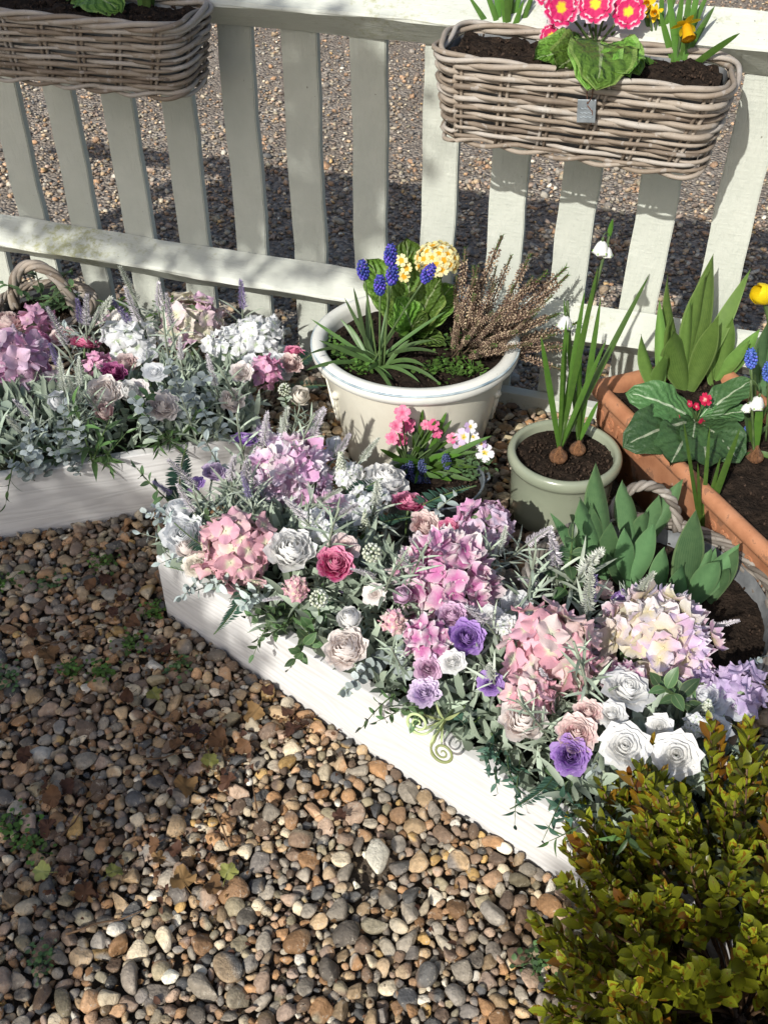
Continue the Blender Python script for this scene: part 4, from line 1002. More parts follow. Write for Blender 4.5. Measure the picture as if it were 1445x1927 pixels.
def sprig(tr, h, bx, by, tx, ty, kind, label, group, sink=.03, fwd=0.0, name=None, cat='foliage'):
    P, ok = hit(bx, by, tr, h); Tp = P+Vector((0, 0, 0)); d = ray(tx, ty); o = Vector((0, 0, H))
    n = Vector((0, 1, .35)).normalized(); Q = P+n*fwd; k = (Q-o).dot(n)/d.dot(n); E = o+d*k; B = P-(E-P).normalized()*sink*.6-Vector((0, 0, sink*.7))
    # sprigs that hang over the front board start on its top edge and swing clear of it
    O_, D_, N_, L_, W_, z_ = tr; hz = z_+.015; dn = d.dot(N_); kk = (O_-N_*.055-o).dot(N_)/dn; F_ = o+d*kk; F0_ = o+d*((O_-o).dot(N_)/dn)
    if F0_.z < hz+.002 and (P-O_).dot(N_) < .22 and ty > by-5:
        a_ = min(max((P-O_).dot(D_), .02), L_-.02); B = O_+D_*a_+N_*.032+Vector((0, 0, hz+.034)); E = F_; E.z = max(E.z, .03)
    if group: label = label.split(' in the trough')[0]+' beside the '+near_bloom((P+E)/2)+(' by the rail' if tr is TR1 else '')
    v = E-B; L = v.length; ks = KITS[kind]; kit = ks[rb.randrange(len(ks))]; tw_ = rb.uniform(0, TAU)
    if kind in ('fern', 'fiddle'):      # these fronds are flat and lie open to the light
        m0 = hull_axis(v); c_ = -ray(tx, ty); tw_ = math.atan2(-c_.dot(m0.col[0].to_3d()), c_.dot(m0.col[1].to_3d()))+rb.uniform(-.5, .5)
    return place(kit, name or {'lav': 'lavender_sprig', 'lavv': 'lavender_sprig', 'lavp': 'lavender_sprig', 'bristle': 'silver_leaf_spray', 'euc': 'eucalyptus_sprig', 'oval': 'oval_leaf_sprig', 'lance': 'lance_leaf_sprig', 'frost': 'frosted_leaf_sprig', 'trail': 'trailing_sprig', 'fern': 'fern_frond', 'tiny': 'white_flower_spike', 'berry': 'white_berry_sprig', 'fiddle': 'fiddlehead_sprig'}[kind], label, cat, T(B) @ hull_axis(v, tw_) @ SC(L), None, group)
# ------------------------------------------------------------------ silk flowers in the trough beside the bush
F2 = [
 (545, 905, 150, 'frill', 'h_lilacwhite', 'lilac and white hydrangea head nearest the cream pot, behind the coral one'),
 (450, 1038, 138, 'hyd', 'h_coral', 'dusty coral hydrangea head at the corner end of the trough'),
 (832, 1098, 178, 'frill', 'h_pinkwhite', 'big frilled pink and white hydrangea above the purple ranunculus'),
 (800, 1205, 80, 'hydsmall', 'h_pinkwhite', 'loose pink florets hanging under the big frilled hydrangea'),
 (1035, 1235, 175, 'hyd', 'h_salmon', 'salmon pink hydrangea head with broad petals in the middle of the trough'),
 (995, 1310, 85, 'hydsmall', 'h_salmon', 'salmon florets drooping over the ivory peony'),
 (1228, 1225, 195, 'frill', 'h_mixed', 'pink, cream and lilac hydrangea head beside the tulip basket'),
 (1175, 1290, 70, 'hydsmall', 'h_pinkwhite', 'small pink florets between mixed hydrangea and white roses'),
 (905, 1000, 105, 'hyd', 'h_magenta', 'mauve pink hydrangea head in front of the zinc bucket'),
 (1390, 1310, 90, 'hydsmall', 'h_lilac', 'pale lilac hydrangea florets at the bush end of the trough'),
 (1300, 1290, 70, 'hydsmall', 'h_lilac', 'lilac florets tucked against the mixed hydrangea'),
 (620, 962, 62, 'hydsmall', 'h_magenta', 'small mauve floret cluster under the lilac and white hydrangea'),
 (690, 950, 80, 'spray', 'h_white', 'white blossom spray beside the white peony near the bucket'),
 (348, 972, 58, 'bud', 'bluewhite', 'white rosebud above the white peony at the trough corner'),
 (352, 1012, 74, 'peony', 'bluewhite', 'plump white peony at the trough corner'),
 (372, 1066, 48, 'ran', 'ivory', 'small ivory ranunculus left of the coral hydrangea'),
 (355, 1040, 46, 'bud', 'blush', 'blush bud half hidden under the white peony at the corner'),
 (548, 1046, 82, 'peony', 'white', 'white peony touching the coral hydrangea head'),
 (642, 972, 78, 'rose', 'bluewhite', 'open white rose below the lilac and white hydrangea'),
 (590, 985, 50, 'spray', 'h_white', 'white florets behind the white peony and silver sprigs'),
 (722, 918, 76, 'peony', 'white', 'white peony facing the foot of the cream pot'),
 (768, 957, 62, 'ran', 'hotpink', 'hot pink ranunculus near the zinc bucket, above the pale pink one'),
 (797, 996, 60, 'ran', 'palepink', 'pale pink ranunculus between the two hot pink ones by the bucket'),
 (848, 1004, 50, 'ran', 'hotpink', 'small hot pink ranunculus beside the mauve hydrangea'),
 (646, 1034, 58, 'rose', 'palepink', 'pale pink rose just above the deep pink ranunculus'),
 (628, 1068, 68, 'ran', 'hotpink', 'deep pink ranunculus beneath the pale pink rose'),
 (664, 1174, 56, 'bud', 'white', 'white bud right above the blush peony on the front edge'),
 (655, 1228, 76, 'peony', 'blush', 'creamy blush peony leaning over the front board'),
 (742, 1172, 42, 'hydsmall', 'h_salmon', 'tiny pink floret cluster left of the big frilled hydrangea'),
 (850, 1165, 55, 'ran', 'pinklilac', 'mauve ranunculus behind the purple one'),
 (876, 1202, 64, 'ran', 'purple', 'purple ranunculus right under the big frilled hydrangea'),
 (832, 1204, 40, 'rose', 'white', 'little white rose left of the purple ranunculus'),
 (853, 1250, 46, 'rose', 'white', 'little white rose below the purple ranunculus'),
 (805, 1260, 50, 'ran', 'pinklilac', 'pink lilac ranunculus above the lilac one on the front edge'),
 (799, 1308, 54, 'ran', 'lilac', 'lilac ranunculus hanging by the front board and fiddleheads'),
 (968, 1146, 66, 'rose', 'bluewhite', 'white rose behind the salmon hydrangea'),
 (925, 1165, 52, 'rose', 'white', 'white rose between frilled and salmon hydrangeas'),
 (985, 1362, 78, 'peony', 'blush', 'blush peony under the drooping salmon florets'),
 (922, 1290, 50, 'rose', 'purple', 'violet rose hiding between fern and salmon hydrangea'),
 (1082, 1385, 70, 'ran', 'palepink', 'pale pink ranunculus behind the purple one on the front edge'),
 (1072, 1422, 66, 'ran', 'purple', 'purple ranunculus beside the frosted leaves and large white roses'),
 (1172, 1310, 84, 'rose', 'white', 'white rose under the mixed hydrangea head'),
 (1150, 1350, 50, 'rose', 'white', 'small white rose with green leaves above the largest one'),
 (1173, 1412, 90, 'rose', 'white', 'largest open white rose, beside the purple ranunculus'),
 (1240, 1370, 50, 'rose', 'white', 'small white rose between the two largest white roses'),
 (1272, 1425, 86, 'rose', 'white', 'large open white rose touching the box bush'),
 (1277, 1316, 56, 'rose', 'white', 'white rose at the edge of the mixed hydrangea florets'),
 (1326, 1328, 76, 'rose', 'bluewhite', 'white rose in front of the lilac florets'),
 (1385, 1336, 54, 'rose', 'bluewhite', 'white rose beside the pale lilac florets near the bush'),
 (1345, 1375, 50, 'rose', 'white', 'white rose behind the topmost shoots of the bush'),
 (1245, 1500, 44, 'bud', 'white', 'white bud peeping through the shoots of the box bush'),
 (460, 836, 46, 'rose', 'purple', 'violet rose against the silver leaves near the left trough'),
 (491, 826, 40, 'bud', 'lilac', 'lilac bud beside the violet rose'),
 (402, 894, 42, 'ran', 'lilac', 'lilac ranunculus among lavender at the back corner'),
 (368, 916, 40, 'rose', 'purple', 'deep violet rose sunk in the lavender at the back corner'),
 (622, 850, 42, 'bud', 'bluewhite', 'white bud rising behind the lilac hydrangea'),
 (560, 838, 40, 'bud', 'lilac', 'pale lilac bud behind the lilac hydrangea'),
 (1126, 1122, 46, 'bud', 'palepink', 'pale pink bud standing by the tulip basket'),
 (1165, 1142, 42, 'bud', 'purple', 'violet bud between pale pink bud and mixed hydrangea'),
 (655, 905, 60, 'spray', 'h_white', 'white blossom spray beside the lilac and white hydrangea'),
 (612, 1008, 56, 'spray', 'h_white', 'white florets tucked above the pale pink rose'),
 (955, 1185, 52, 'spray', 'h_white', 'white florets beside the salmon hydrangea and white roses'),
 (1105, 1345, 50, 'ran', 'palepink', 'small pale ranunculus left of the small white rose'),
 (705, 1120, 44, 'rose', 'blush', 'little blush rose left of the big frilled hydrangea'),
 (760, 1130, 44, 'bud', 'pinklilac', 'pink lilac bud against the big frilled hydrangea'),
 (560, 1110, 42, 'hydsmall', 'h_coral', 'coral florets trailing under the white peony'),
 (1310, 1370, 46, 'spray', 'h_white', 'white florets above the large white rose by the bush'),
]
for q in F2:
    if q[3]: bloom(TR2, M2, *q)
F1 = [
 (30, 708, 140, 'hyd', 'h_magenta', 'magenta and lilac hydrangea head at the shaded end of the trough'),
 (362, 622, 112, 'hyd', 'h_palepink', 'pale pink and yellow hydrangea head at the back of the trough'),
 (245, 650, 92, 'spray', 'h_white', 'white blossom spray above the pale pink ranunculus'),
 (425, 665, 78, 'spray', 'h_white', 'white blossom spray beside the grey eucalyptus'),
 (488, 652, 92, 'spray', 'h_white', 'white blossom spray near the cream pot'),
 (500, 702, 56, 'hydsmall', 'h_orchid', 'orchid pink florets beside the blush peony'),
 (200, 610, 40, 'spray', 'h_palepink', 'faded pink florets behind the white bud'),
 (68, 615, 58, 'hydsmall', 'h_orchid', 'bright magenta florets near the basket handle'),
 (185, 692, 46, 'hydsmall', 'h_orchid', 'pink florets under the hot pink ranunculus'),
 (14, 620, 52, 'peony', 'palepink', 'pale pink peony near the hooped basket handle'),
 (72, 648, 50, 'ran', 'magenta', 'magenta ranunculus under the bright magenta florets'),
 (60, 676, 46, 'ran', 'dusty', 'dusty pink ranunculus resting on the magenta hydrangea'),
 (160, 656, 50, 'ran', 'hotpink', 'hot pink ranunculus standing above the pink florets'),
 (226, 624, 50, 'bud', 'ivory', 'ivory rosebud with green sepals near the fence rail'),
 (277, 670, 42, 'rose', 'bluewhite', 'small white rose beside the white blossom spray'),
 (238, 691, 44, 'ran', 'palepink', 'pale pink ranunculus next to the plum one'),
 (214, 706, 42, 'ran', 'plum', 'plum ranunculus left of the pale pink one'),
 (200, 746, 60, 'peony', 'blush', 'creamy blush peony below the plum ranunculus'),
 (241, 742, 46, 'bud', 'white', 'white bud with bluish edge above the round ivory ranunculus'),
 (303, 771, 60, 'ran', 'blush', 'round creamy ranunculus under the eucalyptus'),
 (200, 782, 42, 'bud', 'palepink', 'small blush bud above the bamboo leaves'),
 (371, 574, 36, 'ran', 'coral', 'coral ranunculus on top of the pale pink hydrangea'),
 (413, 598, 38, 'ran', 'palepink', 'pink ranunculus right of the coral one'),
 (448, 622, 38, 'rose', 'bluewhite', 'little white rose beside the pale pink hydrangea'),
 (476, 612, 36, 'rose', 'bluewhite', 'little white rose at the back edge by the fence'),
 (512, 622, 36, 'bud', 'bluewhite', 'white bud at the back corner towards the cream pot'),
 (396, 660, 34, 'rose', 'bluewhite', 'tiny white rose right of the grey eucalyptus'),
 (472, 684, 36, 'rose', 'bluewhite', 'tiny white rose above the orchid pink florets'),
 (520, 700, 58, 'peony', 'bluewhite', 'blush white peony between orchid florets and pink ranunculus'),
 (547, 690, 42, 'ran', 'palepink', 'pink ranunculus at the trough end beside the cream pot'),
 (553, 668, 34, 'ran', 'hotpink', 'hot pink ranunculus at the trough end beside the cream pot'),
 (436, 757, 42, 'peony', 'blush', 'small blush peony among grey sprigs under the orchid florets'),
 (562, 752, 46, 'bud', 'ivory', 'cream bud at the trough end above the lavender'),
 (320, 640, 38, 'spray', 'h_white', 'white floret tuft between two white sprays'),
 (120, 640, 44, 'rose', 'palepink', 'pale pink rose left of the hot pink ranunculus'),
 (290, 705, 44, 'rose', 'bluewhite', 'white rose above the grey eucalyptus'),
 (110, 760, 44, 'bud', 'bluewhite', 'white bud among frosted leaves below the magenta hydrangea'),
 (455, 705, 40, 'ran', 'blush', 'blush ranunculus left of the orchid pink florets'),
 (260, 735, 40, 'rose', 'blush', 'blush rose beside the white bud with bluish edge'),
 (340, 600, 40, 'spray', 'h_palepink', 'pink floret spray left of the coral ranunculus'),
]
for q in F1: bloom(TR1, M1, *q)

LV = 'grey lilac lavender sprig in the trough %s'; W2 = 'beside the box bush'; W1 = 'beneath the fence rail'
def many(tr, h, lst, kind, what, where):
    for (tx, ty, bx, by) in lst: sprig(tr, h, bx, by, tx, ty, kind, what+' in the trough '+where, what.split(' sprig')[0]+' '+where)
many(TR1, M1, [(245, 515, 280, 625), (291, 525, 302, 625), (320, 565, 330, 660), (150, 560, 165, 655), (235, 560, 285, 650), (110, 600, 150, 700), (40, 740, 70, 800), (330, 640, 345, 700), (390, 690, 420, 760), (100, 690, 130, 770), (610, 760, 560, 800), (20, 770, 60, 830)], 'lav', 'grey lilac lavender sprig', W1)
many(TR1, M1, [(465, 530, 455, 620), (160, 555, 150, 640), (228, 558, 270, 640), (95, 640, 125, 720)], 'lavv', 'violet tipped lavender sprig', W1)
many(TR1, M1, [(213, 548, 150, 640), (140, 690, 150, 760), (120, 720, 170, 790)], 'lavp', 'pale green lavender sprig', W1)
many(TR2, M2, [(592, 772, 565, 870), (515, 765, 535, 865), (478, 790, 500, 880), (440, 860, 475, 945), (410, 850, 440, 935), (345, 878, 410, 955), (676, 815, 600, 880), (640, 1085, 590, 1000), (752, 1070, 690, 965), (735, 900, 690, 985), (1030, 980, 950, 1045), (940, 1110, 885, 1050), (1056, 1010, 1050, 1105), (1122, 1005, 1065, 1115), (985, 1070, 1035, 1100), (1102, 1105, 1105, 1195), (1282, 1095, 1215, 1165), (1382, 1160, 1290, 1185), (700, 1235, 725, 1170), (690, 1030, 640, 985), (665, 930, 610, 985), (625, 910, 560, 960), (560, 980, 500, 930), (985, 1490, 1015, 1400), (1010, 1270, 1060, 1300), (1050, 1370, 1090, 1320), (1085, 1365, 1130, 1340), (880, 1255, 930, 1200), (500, 1110, 590, 1110), (680, 1060, 740, 1090), (560, 930, 600, 1000), (720, 1130, 760, 1090), (900, 1120, 940, 1190), (960, 1010, 920, 1070), (340, 930, 390, 990), (860, 1300, 900, 1250), (780, 1030, 760, 1085), (1140, 1340, 1110, 1290)], 'lav', 'grey lilac lavender sprig', W2)
many(TR2, M2, [(290, 900, 350, 940), (455, 905, 480, 960), (700, 1085, 640, 1050), (665, 1120, 600, 1090), (1115, 1100, 1100, 1180)], 'lavv', 'violet tipped lavender sprig', W2)
many(TR2, M2, [(1205, 1075, 1175, 1155), (700, 830, 650, 890), (770, 1090, 720, 1010), (900, 1235, 940, 1290), (455, 850, 470, 930)], 'lavp', 'pale green lavender sprig', W2)
many(TR1, M1, [(300, 600, 320, 690), (440, 690, 450, 770), (130, 740, 140, 810), (350, 760, 370, 820), (170, 720, 200, 790), (560, 780, 540, 830)], 'bristle', 'silver narrow leaved spray', W1)
many(TR2, M2, [(430, 800, 470, 890), (560, 790, 550, 880), (340, 930, 400, 980), (600, 960, 620, 1040), (720, 1040, 720, 1120), (600, 1120, 640, 1120), (780, 1040, 760, 1110), (1000, 1060, 990, 1140), (1090, 1140, 1070, 1190), (1110, 1240, 1110, 1310), (1000, 1330, 1040, 1380), (720, 1200, 760, 1250), (900, 1010, 880, 1080), (820, 1040, 850, 1080)], 'bristle', 'silver narrow leaved spray', W2)
many(TR1, M1, [(320, 690, 345, 740), (355, 680, 350, 740), (310, 730, 340, 760), (385, 720, 360, 750), (95, 780, 130, 830), (130, 790, 150, 840), (20, 810, 60, 850), (60, 830, 80, 870), (275, 745, 290, 800), (10, 850, 50, 880), (110, 840, 140, 870), (340, 720, 350, 780)], 'euc', 'grey round leaved eucalyptus sprig', W1)
many(TR2, M2, [(700, 1265, 730, 1220), (770, 1260, 760, 1210), (650, 1280, 700, 1240), (1430, 1250, 1370, 1270), (290, 960, 350, 990), (285, 930, 340, 960), (720, 1290, 760, 1240), (1150, 1460, 1130, 1420), (340, 1090, 400, 1060)], 'euc', 'grey round leaved eucalyptus sprig', W2)
many(TR2, M2, [(460, 1215, 520, 1140), (500, 1225, 545, 1150), (580, 1240, 575, 1160), (545, 1200, 560, 1130), (480, 1180, 540, 1110), (670, 1335, 760, 1290), (730, 1370, 780, 1310), (760, 1375, 800, 1320), (1000, 1480, 1060, 1440), (1040, 1500, 1080, 1450), (1290, 1270, 1300, 1330), (600, 1190, 610, 1120), (410, 980, 420, 1010), (1095, 1040, 1060, 1110), (250, 905, 330, 940)], 'oval', 'glossy green oval leaved sprig', W2)
many(TR1, M1, [(60, 855, 90, 830), (80, 880, 110, 850), (270, 720, 260, 770), (300, 800, 280, 780)], 'oval', 'glossy green oval leaved sprig', W1)
many(TR1, M1, [(220, 890, 190, 820), (150, 780, 170, 850), (240, 830, 190, 850), (140, 840, 180, 850), (330, 850, 310, 800), (370, 790, 330, 820), (260, 850, 300, 815), (10, 940, 30, 860), (190, 800, 175, 850), (360, 830, 320, 815), (300, 860, 300, 810)], 'lance', 'long bamboo leaved sprig', W1)
many(TR2, M2, [(1050, 1600, 1130, 1520), (1120, 1660, 1150, 1540), (1180, 1620, 1180, 1520)], 'lance', 'long bamboo leaved sprig', W2)
many(TR2, M2, [(265, 1005, 340, 1010), (290, 1060, 350, 1040), (300, 960, 350, 990), (345, 1130, 420, 1085), (400, 1120, 440, 1080), (440, 1150, 480, 1100), (470, 1130, 520, 1090), (830, 935, 790, 980), (1110, 1530, 1130, 1450), (1085, 1480, 1120, 1430), (1150, 1500, 1140, 1440), (740, 1210, 760, 1170), (385, 830, 420, 880)], 'frost', 'frosted white star leaved sprig', W2)
many(TR1, M1, [(80, 790, 110, 820), (110, 820, 110, 790), (390, 755, 400, 800), (430, 780, 410, 810), (130, 610, 150, 650)], 'frost', 'frosted white star leaved sprig', W1)
many(TR2, M2, [(900, 1470, 940, 1390), (935, 1500, 950, 1400), (960, 1520, 970, 1420), (870, 1400, 900, 1340), (1045, 1540, 1060, 1470), (1065, 1580, 1120, 1480), (880, 1440, 930, 1380)], 'trail', 'dark trailing vine sprig', W2)
many(TR2, M2, [(310, 850, 340, 930), (315, 1015, 430, 1040), (320, 1100, 400, 1090), (735, 945, 690, 985), (830, 890, 760, 960), (690, 880, 650, 940), (960, 1440, 880, 1320), (900, 1330, 800, 1290), (980, 1460, 930, 1370), (460, 1180, 430, 1120), (1010, 1530, 1040, 1450), (630, 1180, 620, 1120)], 'fern', 'dark green fern frond sprig', W2)
many(TR1, M1, [(590, 640, 540, 690), (600, 700, 550, 720)], 'fern', 'dark green fern frond sprig', W1)
sprig(TR2, M2, 645, 900, 635, 845, 'tiny', 'white flowered spike beside the lilac and white hydrangea', None); sprig(TR2, M2, 690, 1000, 680, 960, 'tiny', 'white flowered spike left of the hot pink ranunculus', None)
sprig(TR2, M2, 700, 1080, 700, 1030, 'berry', 'white berry sprig beside the pale pink rose', None); sprig(TR2, M2, 600, 1160, 600, 1118, 'berry', 'white berry sprig above the glossy oval leaves', None); sprig(TR1, M1, 540, 765, 535, 725, 'berry', 'cream berry sprig at the end of the trough by the cream pot', None)
sprig(TR2, M2, 870, 1290, 800, 1400, 'fiddle', 'pale green fiddlehead sprig curling over the front board', None)
sprig(TR2, M2, 1330, 1350, 1340, 1310, 'tiny', 'tiny white filler spike among the white roses', None)

# filler greenery packed between the stems, too fine to count
def filler(tr, h, name, label, n, seed):
    O, D, N, L, W, z0 = tr; rr = random.Random(seed); b = MB(); sh = [(lf(.055, .010, 2, 4, .4, .8, .3, .6), .62), (lf(.040, .016, 2, 4, .45, .8, .2, .5), .86), (lf(.024, .022, 2, 3, .5, .6, .1, .3), 1)]
    for _ in range(n):
        P = O+D*rr.uniform(.0, L)+N*rr.uniform(.012, W+.012); z = h(P)
        if z < 0: continue
        inside = inbox(P, O, D, N, L, W, -.02)
        z1 = z-rr.uniform(.03, .085) if inside else max(z-rr.uniform(.02, .05), z0+.012); P.z = z1; q = rr.random(); l = next(s for s, c in sh if q < c)
        nrm = normal_at(P, tr); d = (nrm+Vector((rr.uniform(-1, 1), rr.uniform(-1, 1), rr.uniform(-.3, .7)))).normalized(); x = rr.random()
        b.add(l[0], l[1], [(w_[0], w_[1], x) for w_ in l[2]], T(P) @ hull_axis(d, rr.uniform(0, 6)) @ RX(R(80)) @ SC(rr.uniform(.8, 1.3)))
    tag(obj(name, b.mesh(), MATS['silver2']), label, 'foliage', kind='stuff')
filler(TR2, M2, 'filler_greenery', 'fine silvery green leaves packed between the flowers beside the bush', 2600, 1)
filler(TR1, M1, 'filler_greenery', 'fine silvery green leaves packed between the flowers beneath the rail', 1700, 2)
# ------------------------------------------------------------------ living plants
def aim(base, tip, twist=0.0): return T(base) @ hull_axis(Vector(tip)-Vector(base), twist)
def ribbon(pts, wid, side, ns=2, rnd=0.0, fold=.15):
    """strap leaf along pts; wid(t) half-width; side = width direction"""
    P = [Vector(q) for q in pts]; n = len(P)-1; side = Vector(side).normalized()
    def fn(s, t):
        i = min(n-1, int(t*n)); f = t*n-i; C = P[i].lerp(P[i+1], f); tg = (P[i+1]-P[i]).normalized(); sd = (side-tg*side.dot(tg)).normalized(); nr = tg.cross(sd); w_ = wid(t); return C+sd*s*w_+nr*abs(s)*w_*fold
    return surf(fn, ns, max(8, n), rnd)
def bez(a, b, c, n=10): a, b, c = Vector(a), Vector(b), Vector(c); return [a*(1-t)**2+b*2*t*(1-t)+c*t*t for t in [i/n for i in range(n+1)]]
def at_depth(px, py, ref):   # point on the pixel's ray, at the distance of ref from the camera plane
    d = ray(px, py); o = Vector((0, 0, H)); n = Vector((0, 1, 0)); return o+d*((Vector(ref)-o).dot(n)/d.dot(n))
def above(px, py, ref, zmin):   # same, but not below zmin (leaves that arch over the compost)
    P = at_depth(px, py, ref); return P if P.z > zmin else G(px, py, zmin)
def strap_leaf(root, base, tip, w_, mat, bow=.0, name='leaf', peak=.3, sideh=None, sag=None):
    base, tip = Vector(base), Vector(tip); v = tip-base; mid = (base+tip)/2+Vector((0, 0, bow*v.length)) if sag is None else sag
    sd = sideh or (v.cross(Vector((0, -1, .4))) if v.cross(Vector((0, -1, .4))).length > 1e-4 else Vector((1, 0, 0)))
    m = solo(ribbon(bez(base, mid, tip, 12), lambda t: w_*(.55+.45*math.sin(PI*min(1, t/.5)/2) if t < .5 else math.cos(PI/2*(t-.5)/.5)**.6), sd, 2, random.random())); return obj(name, m, mat, root)
def muscari_head(seed, n=58):
    rr = random.Random(seed); b = MB(); v0, f0 = ICO[1]
    for j in range(n):
        t = j/n; a = j*2.39996; r = .33*math.sin(PI*(.15+.80*(1-t)))**.7*(1-.35*t); d = .095*(1.05-.55*t); x = rr.random(); q = Vector((math.cos(a), math.sin(a), -.25+.9*t)).normalized()
        M = T((r*math.cos(a), r*math.sin(a), .06+.9*t)) @ hull_axis(q) @ SC(d, d, d*1.25); b.add([tuple(k) for k in v0], [tuple(g) for g in f0], [(0, .5, x)]*12, M)
    b.add(*tube([(0, 0, 0), (0, 0, .95)], .12, 6)); return b.mesh('flower_head')
MH = [muscari_head(1), muscari_head(2)]
def grape_hyacinth(root, foot, top, hl, mat, stemm='stem'):
    foot, top = Vector(foot), Vector(top); v = (top-foot); low = top-v.normalized()*hl
    obj('stem', solo(tube(bez(foot, (foot+low)/2+Vector((0, 0, .01)), low+v.normalized()*.004, 8), .0022, 6)), MATS[stemm], root)
    obj('flower_head', random.choice(MH), MATS[mat], root, aim(low, top, random.uniform(0, 6)) @ SC(hl*.85, hl*.85, hl))
# --- cream pot: grape hyacinths
PZ = POTZ-.035; foot = G(710, 690, PZ); rl = random.Random(17)
root = thing('grape_hyacinth', 'clump of deep blue grape hyacinths in the cream pot', 'plant')
for (tx, ty, hl) in ((680, 488, .044), (736, 458, .046), (741, 496, .046), (715, 516, .044), (817, 496, .045)):
    grape_hyacinth(root, foot+Vector((rl.uniform(-.015, .015), rl.uniform(-.012, .012), 0)), at_depth(tx, ty, foot+Vector((0, -.01, 0))), hl, 'muscari')
for (tx, ty, dy) in ((585, 600, 0), (578, 668, -.05), (575, 697, -.08), (600, 640, -.04), (648, 560, .05), (665, 540, .05), (700, 600, .1), (840, 585, .05), (825, 665, -.05), (830, 725, -.10), (790, 720, -.08), (748, 758, -.145), (740, 715, -.05), (815, 640, .03), (640, 600, .06), (760, 600, .08), (690, 560, .08), (730, 570, .08), (660, 650, .02), (655, 610, .05), (800, 690, -.06), (770, 640, 0), (690, 700, -.05)):
    b0 = foot+Vector((rl.uniform(-.02, .02), rl.uniform(-.015, .015), 0)); tip = at_depth(tx, ty, foot+Vector((0, dy, 0))); v = tip-b0
    strap_leaf(root, b0, tip, rl.uniform(.0035, .0048), MATS['muscari_leaf'], rl.uniform(.12, .3) if tip.z < b0.z+.08 else rl.uniform(-.02, .08))
# --- primrose
foot = G(775, 640, PZ); root = thing('primrose', 'pale yellow primrose in the cream pot', 'plant')
PL = [solo(lf(1, .62, 10, 20, .62, .45, .12, .9, .07, 3, 0, .06, .016, .10)), solo(lf(1, .55, 10, 20, .6, .5, .16, .5, .08, 4, 0, .06, .016, .10))]
def prim_leaf(root, foot, tip, mat, tw=0.0, up=Vector((0, 0, 1)), wide=1.0, name='leaf'):
    foot, tip = Vector(foot), Vector(tip); v = tip-foot; y = v.normalized(); x = y.cross(up); x = x.normalized() if x.length > .05 else Vector((1, 0, 0)); z = x.cross(y)
    M = Matrix((x, y, z)).transposed().to_4x4(); L = v.length*1.06; k = random.randrange(2); return obj(name, PL[k], MATS[mat], root, T(foot) @ M @ RX((.45, .25)[k]) @ RY(tw) @ SC(L*wide*.85, L, L))
cam_up = Vector((0, -.6, .8))
for (tx, ty, dy, tw) in ((700, 490, .05, .2), (715, 530, .02, 0), (765, 455, .06, 0), (800, 470, .05, .1), (820, 520, -.02, -.3), (760, 560, -.04, .2), (840, 560, 0, -.4), (735, 600, -.05, .2), (800, 600, -.06, 0), (835, 640, -.04, -.2), (780, 500, .04, .3), (850, 540, .05, 0)):
    prim_leaf(root, foot+Vector((0, .01, 0)), at_depth(tx, ty, foot+Vector((0, dy, 0))), 'primula_leaf', tw, cam_up)
def mk_5(n, notch, ruf, cup, seed, w_=1.0):
    b = MB(); rr = random.Random(seed)
    for k in range(n):
        def fn(s, t):
            ww = w_*.62*(math.sin(PI/2*min(1, t*1.25))**.9)*(1 if t < .8 else math.sqrt(max(0, 1-((t-.8)/.22)**2)))
            return (s*ww*.62, t*(1-notch*(1-abs(s))*t**4), cup*t*t+ruf*math.sin(s*7+k)*t*t)
        v, f, p = surf(fn, 6, 6); x = rr.random()*.2; b.add(v, f, [(q[0], q[1], x) for q in p], RZ(TAU*k/n))
    return b.mesh('corolla')
PR5 = [mk_5(5, .14, .03, .12, 1), mk_5(5, .14, .04, .2, 2)]; PK = [mk_5(6, .12, .09, .18, 3, 1.05), mk_5(6, .12, .10, .10, 4, 1.05)]; DI = [mk_5(5, .05, .10, .15, 5, 1.0)]; VI = [mk_5(5, .05, .05, .05, 6, 1.05)]
hc = at_depth(822, 492, foot+Vector((0, .03, 0)))
for j in range(30):
    z = 1-(j+.5)/30*1.35; a = j*2.39996; r = math.sqrt(max(0, 1-z*z)); d = Vector((r*math.cos(a), r*math.sin(a)-.25, z+.15)).normalized(); P = hc+Vector((d.x*.044, d.y*.044, d.z*.036))
    obj('flower', PR5[j % 2], MATS['primrose'], root, T(P) @ hull_axis(d, j) @ SC(.0142*random.uniform(.85, 1.1)))
obj('flower_stalk', solo(tube(bez(foot, foot.lerp(hc, .5)+Vector((0, 0, .02)), hc, 8), [.004]*9, 6)), MATS['stem'], root)
for (x, y) in ((760, 520), (755, 490), (765, 505)):
    P = at_depth(x, y, foot+Vector((0, .0, 0))); obj('flower', PR5[0], MATS['primrose'], root, T(P) @ hull_axis((random.uniform(-.5, .2), -.7, .5), 1) @ SC(.014))
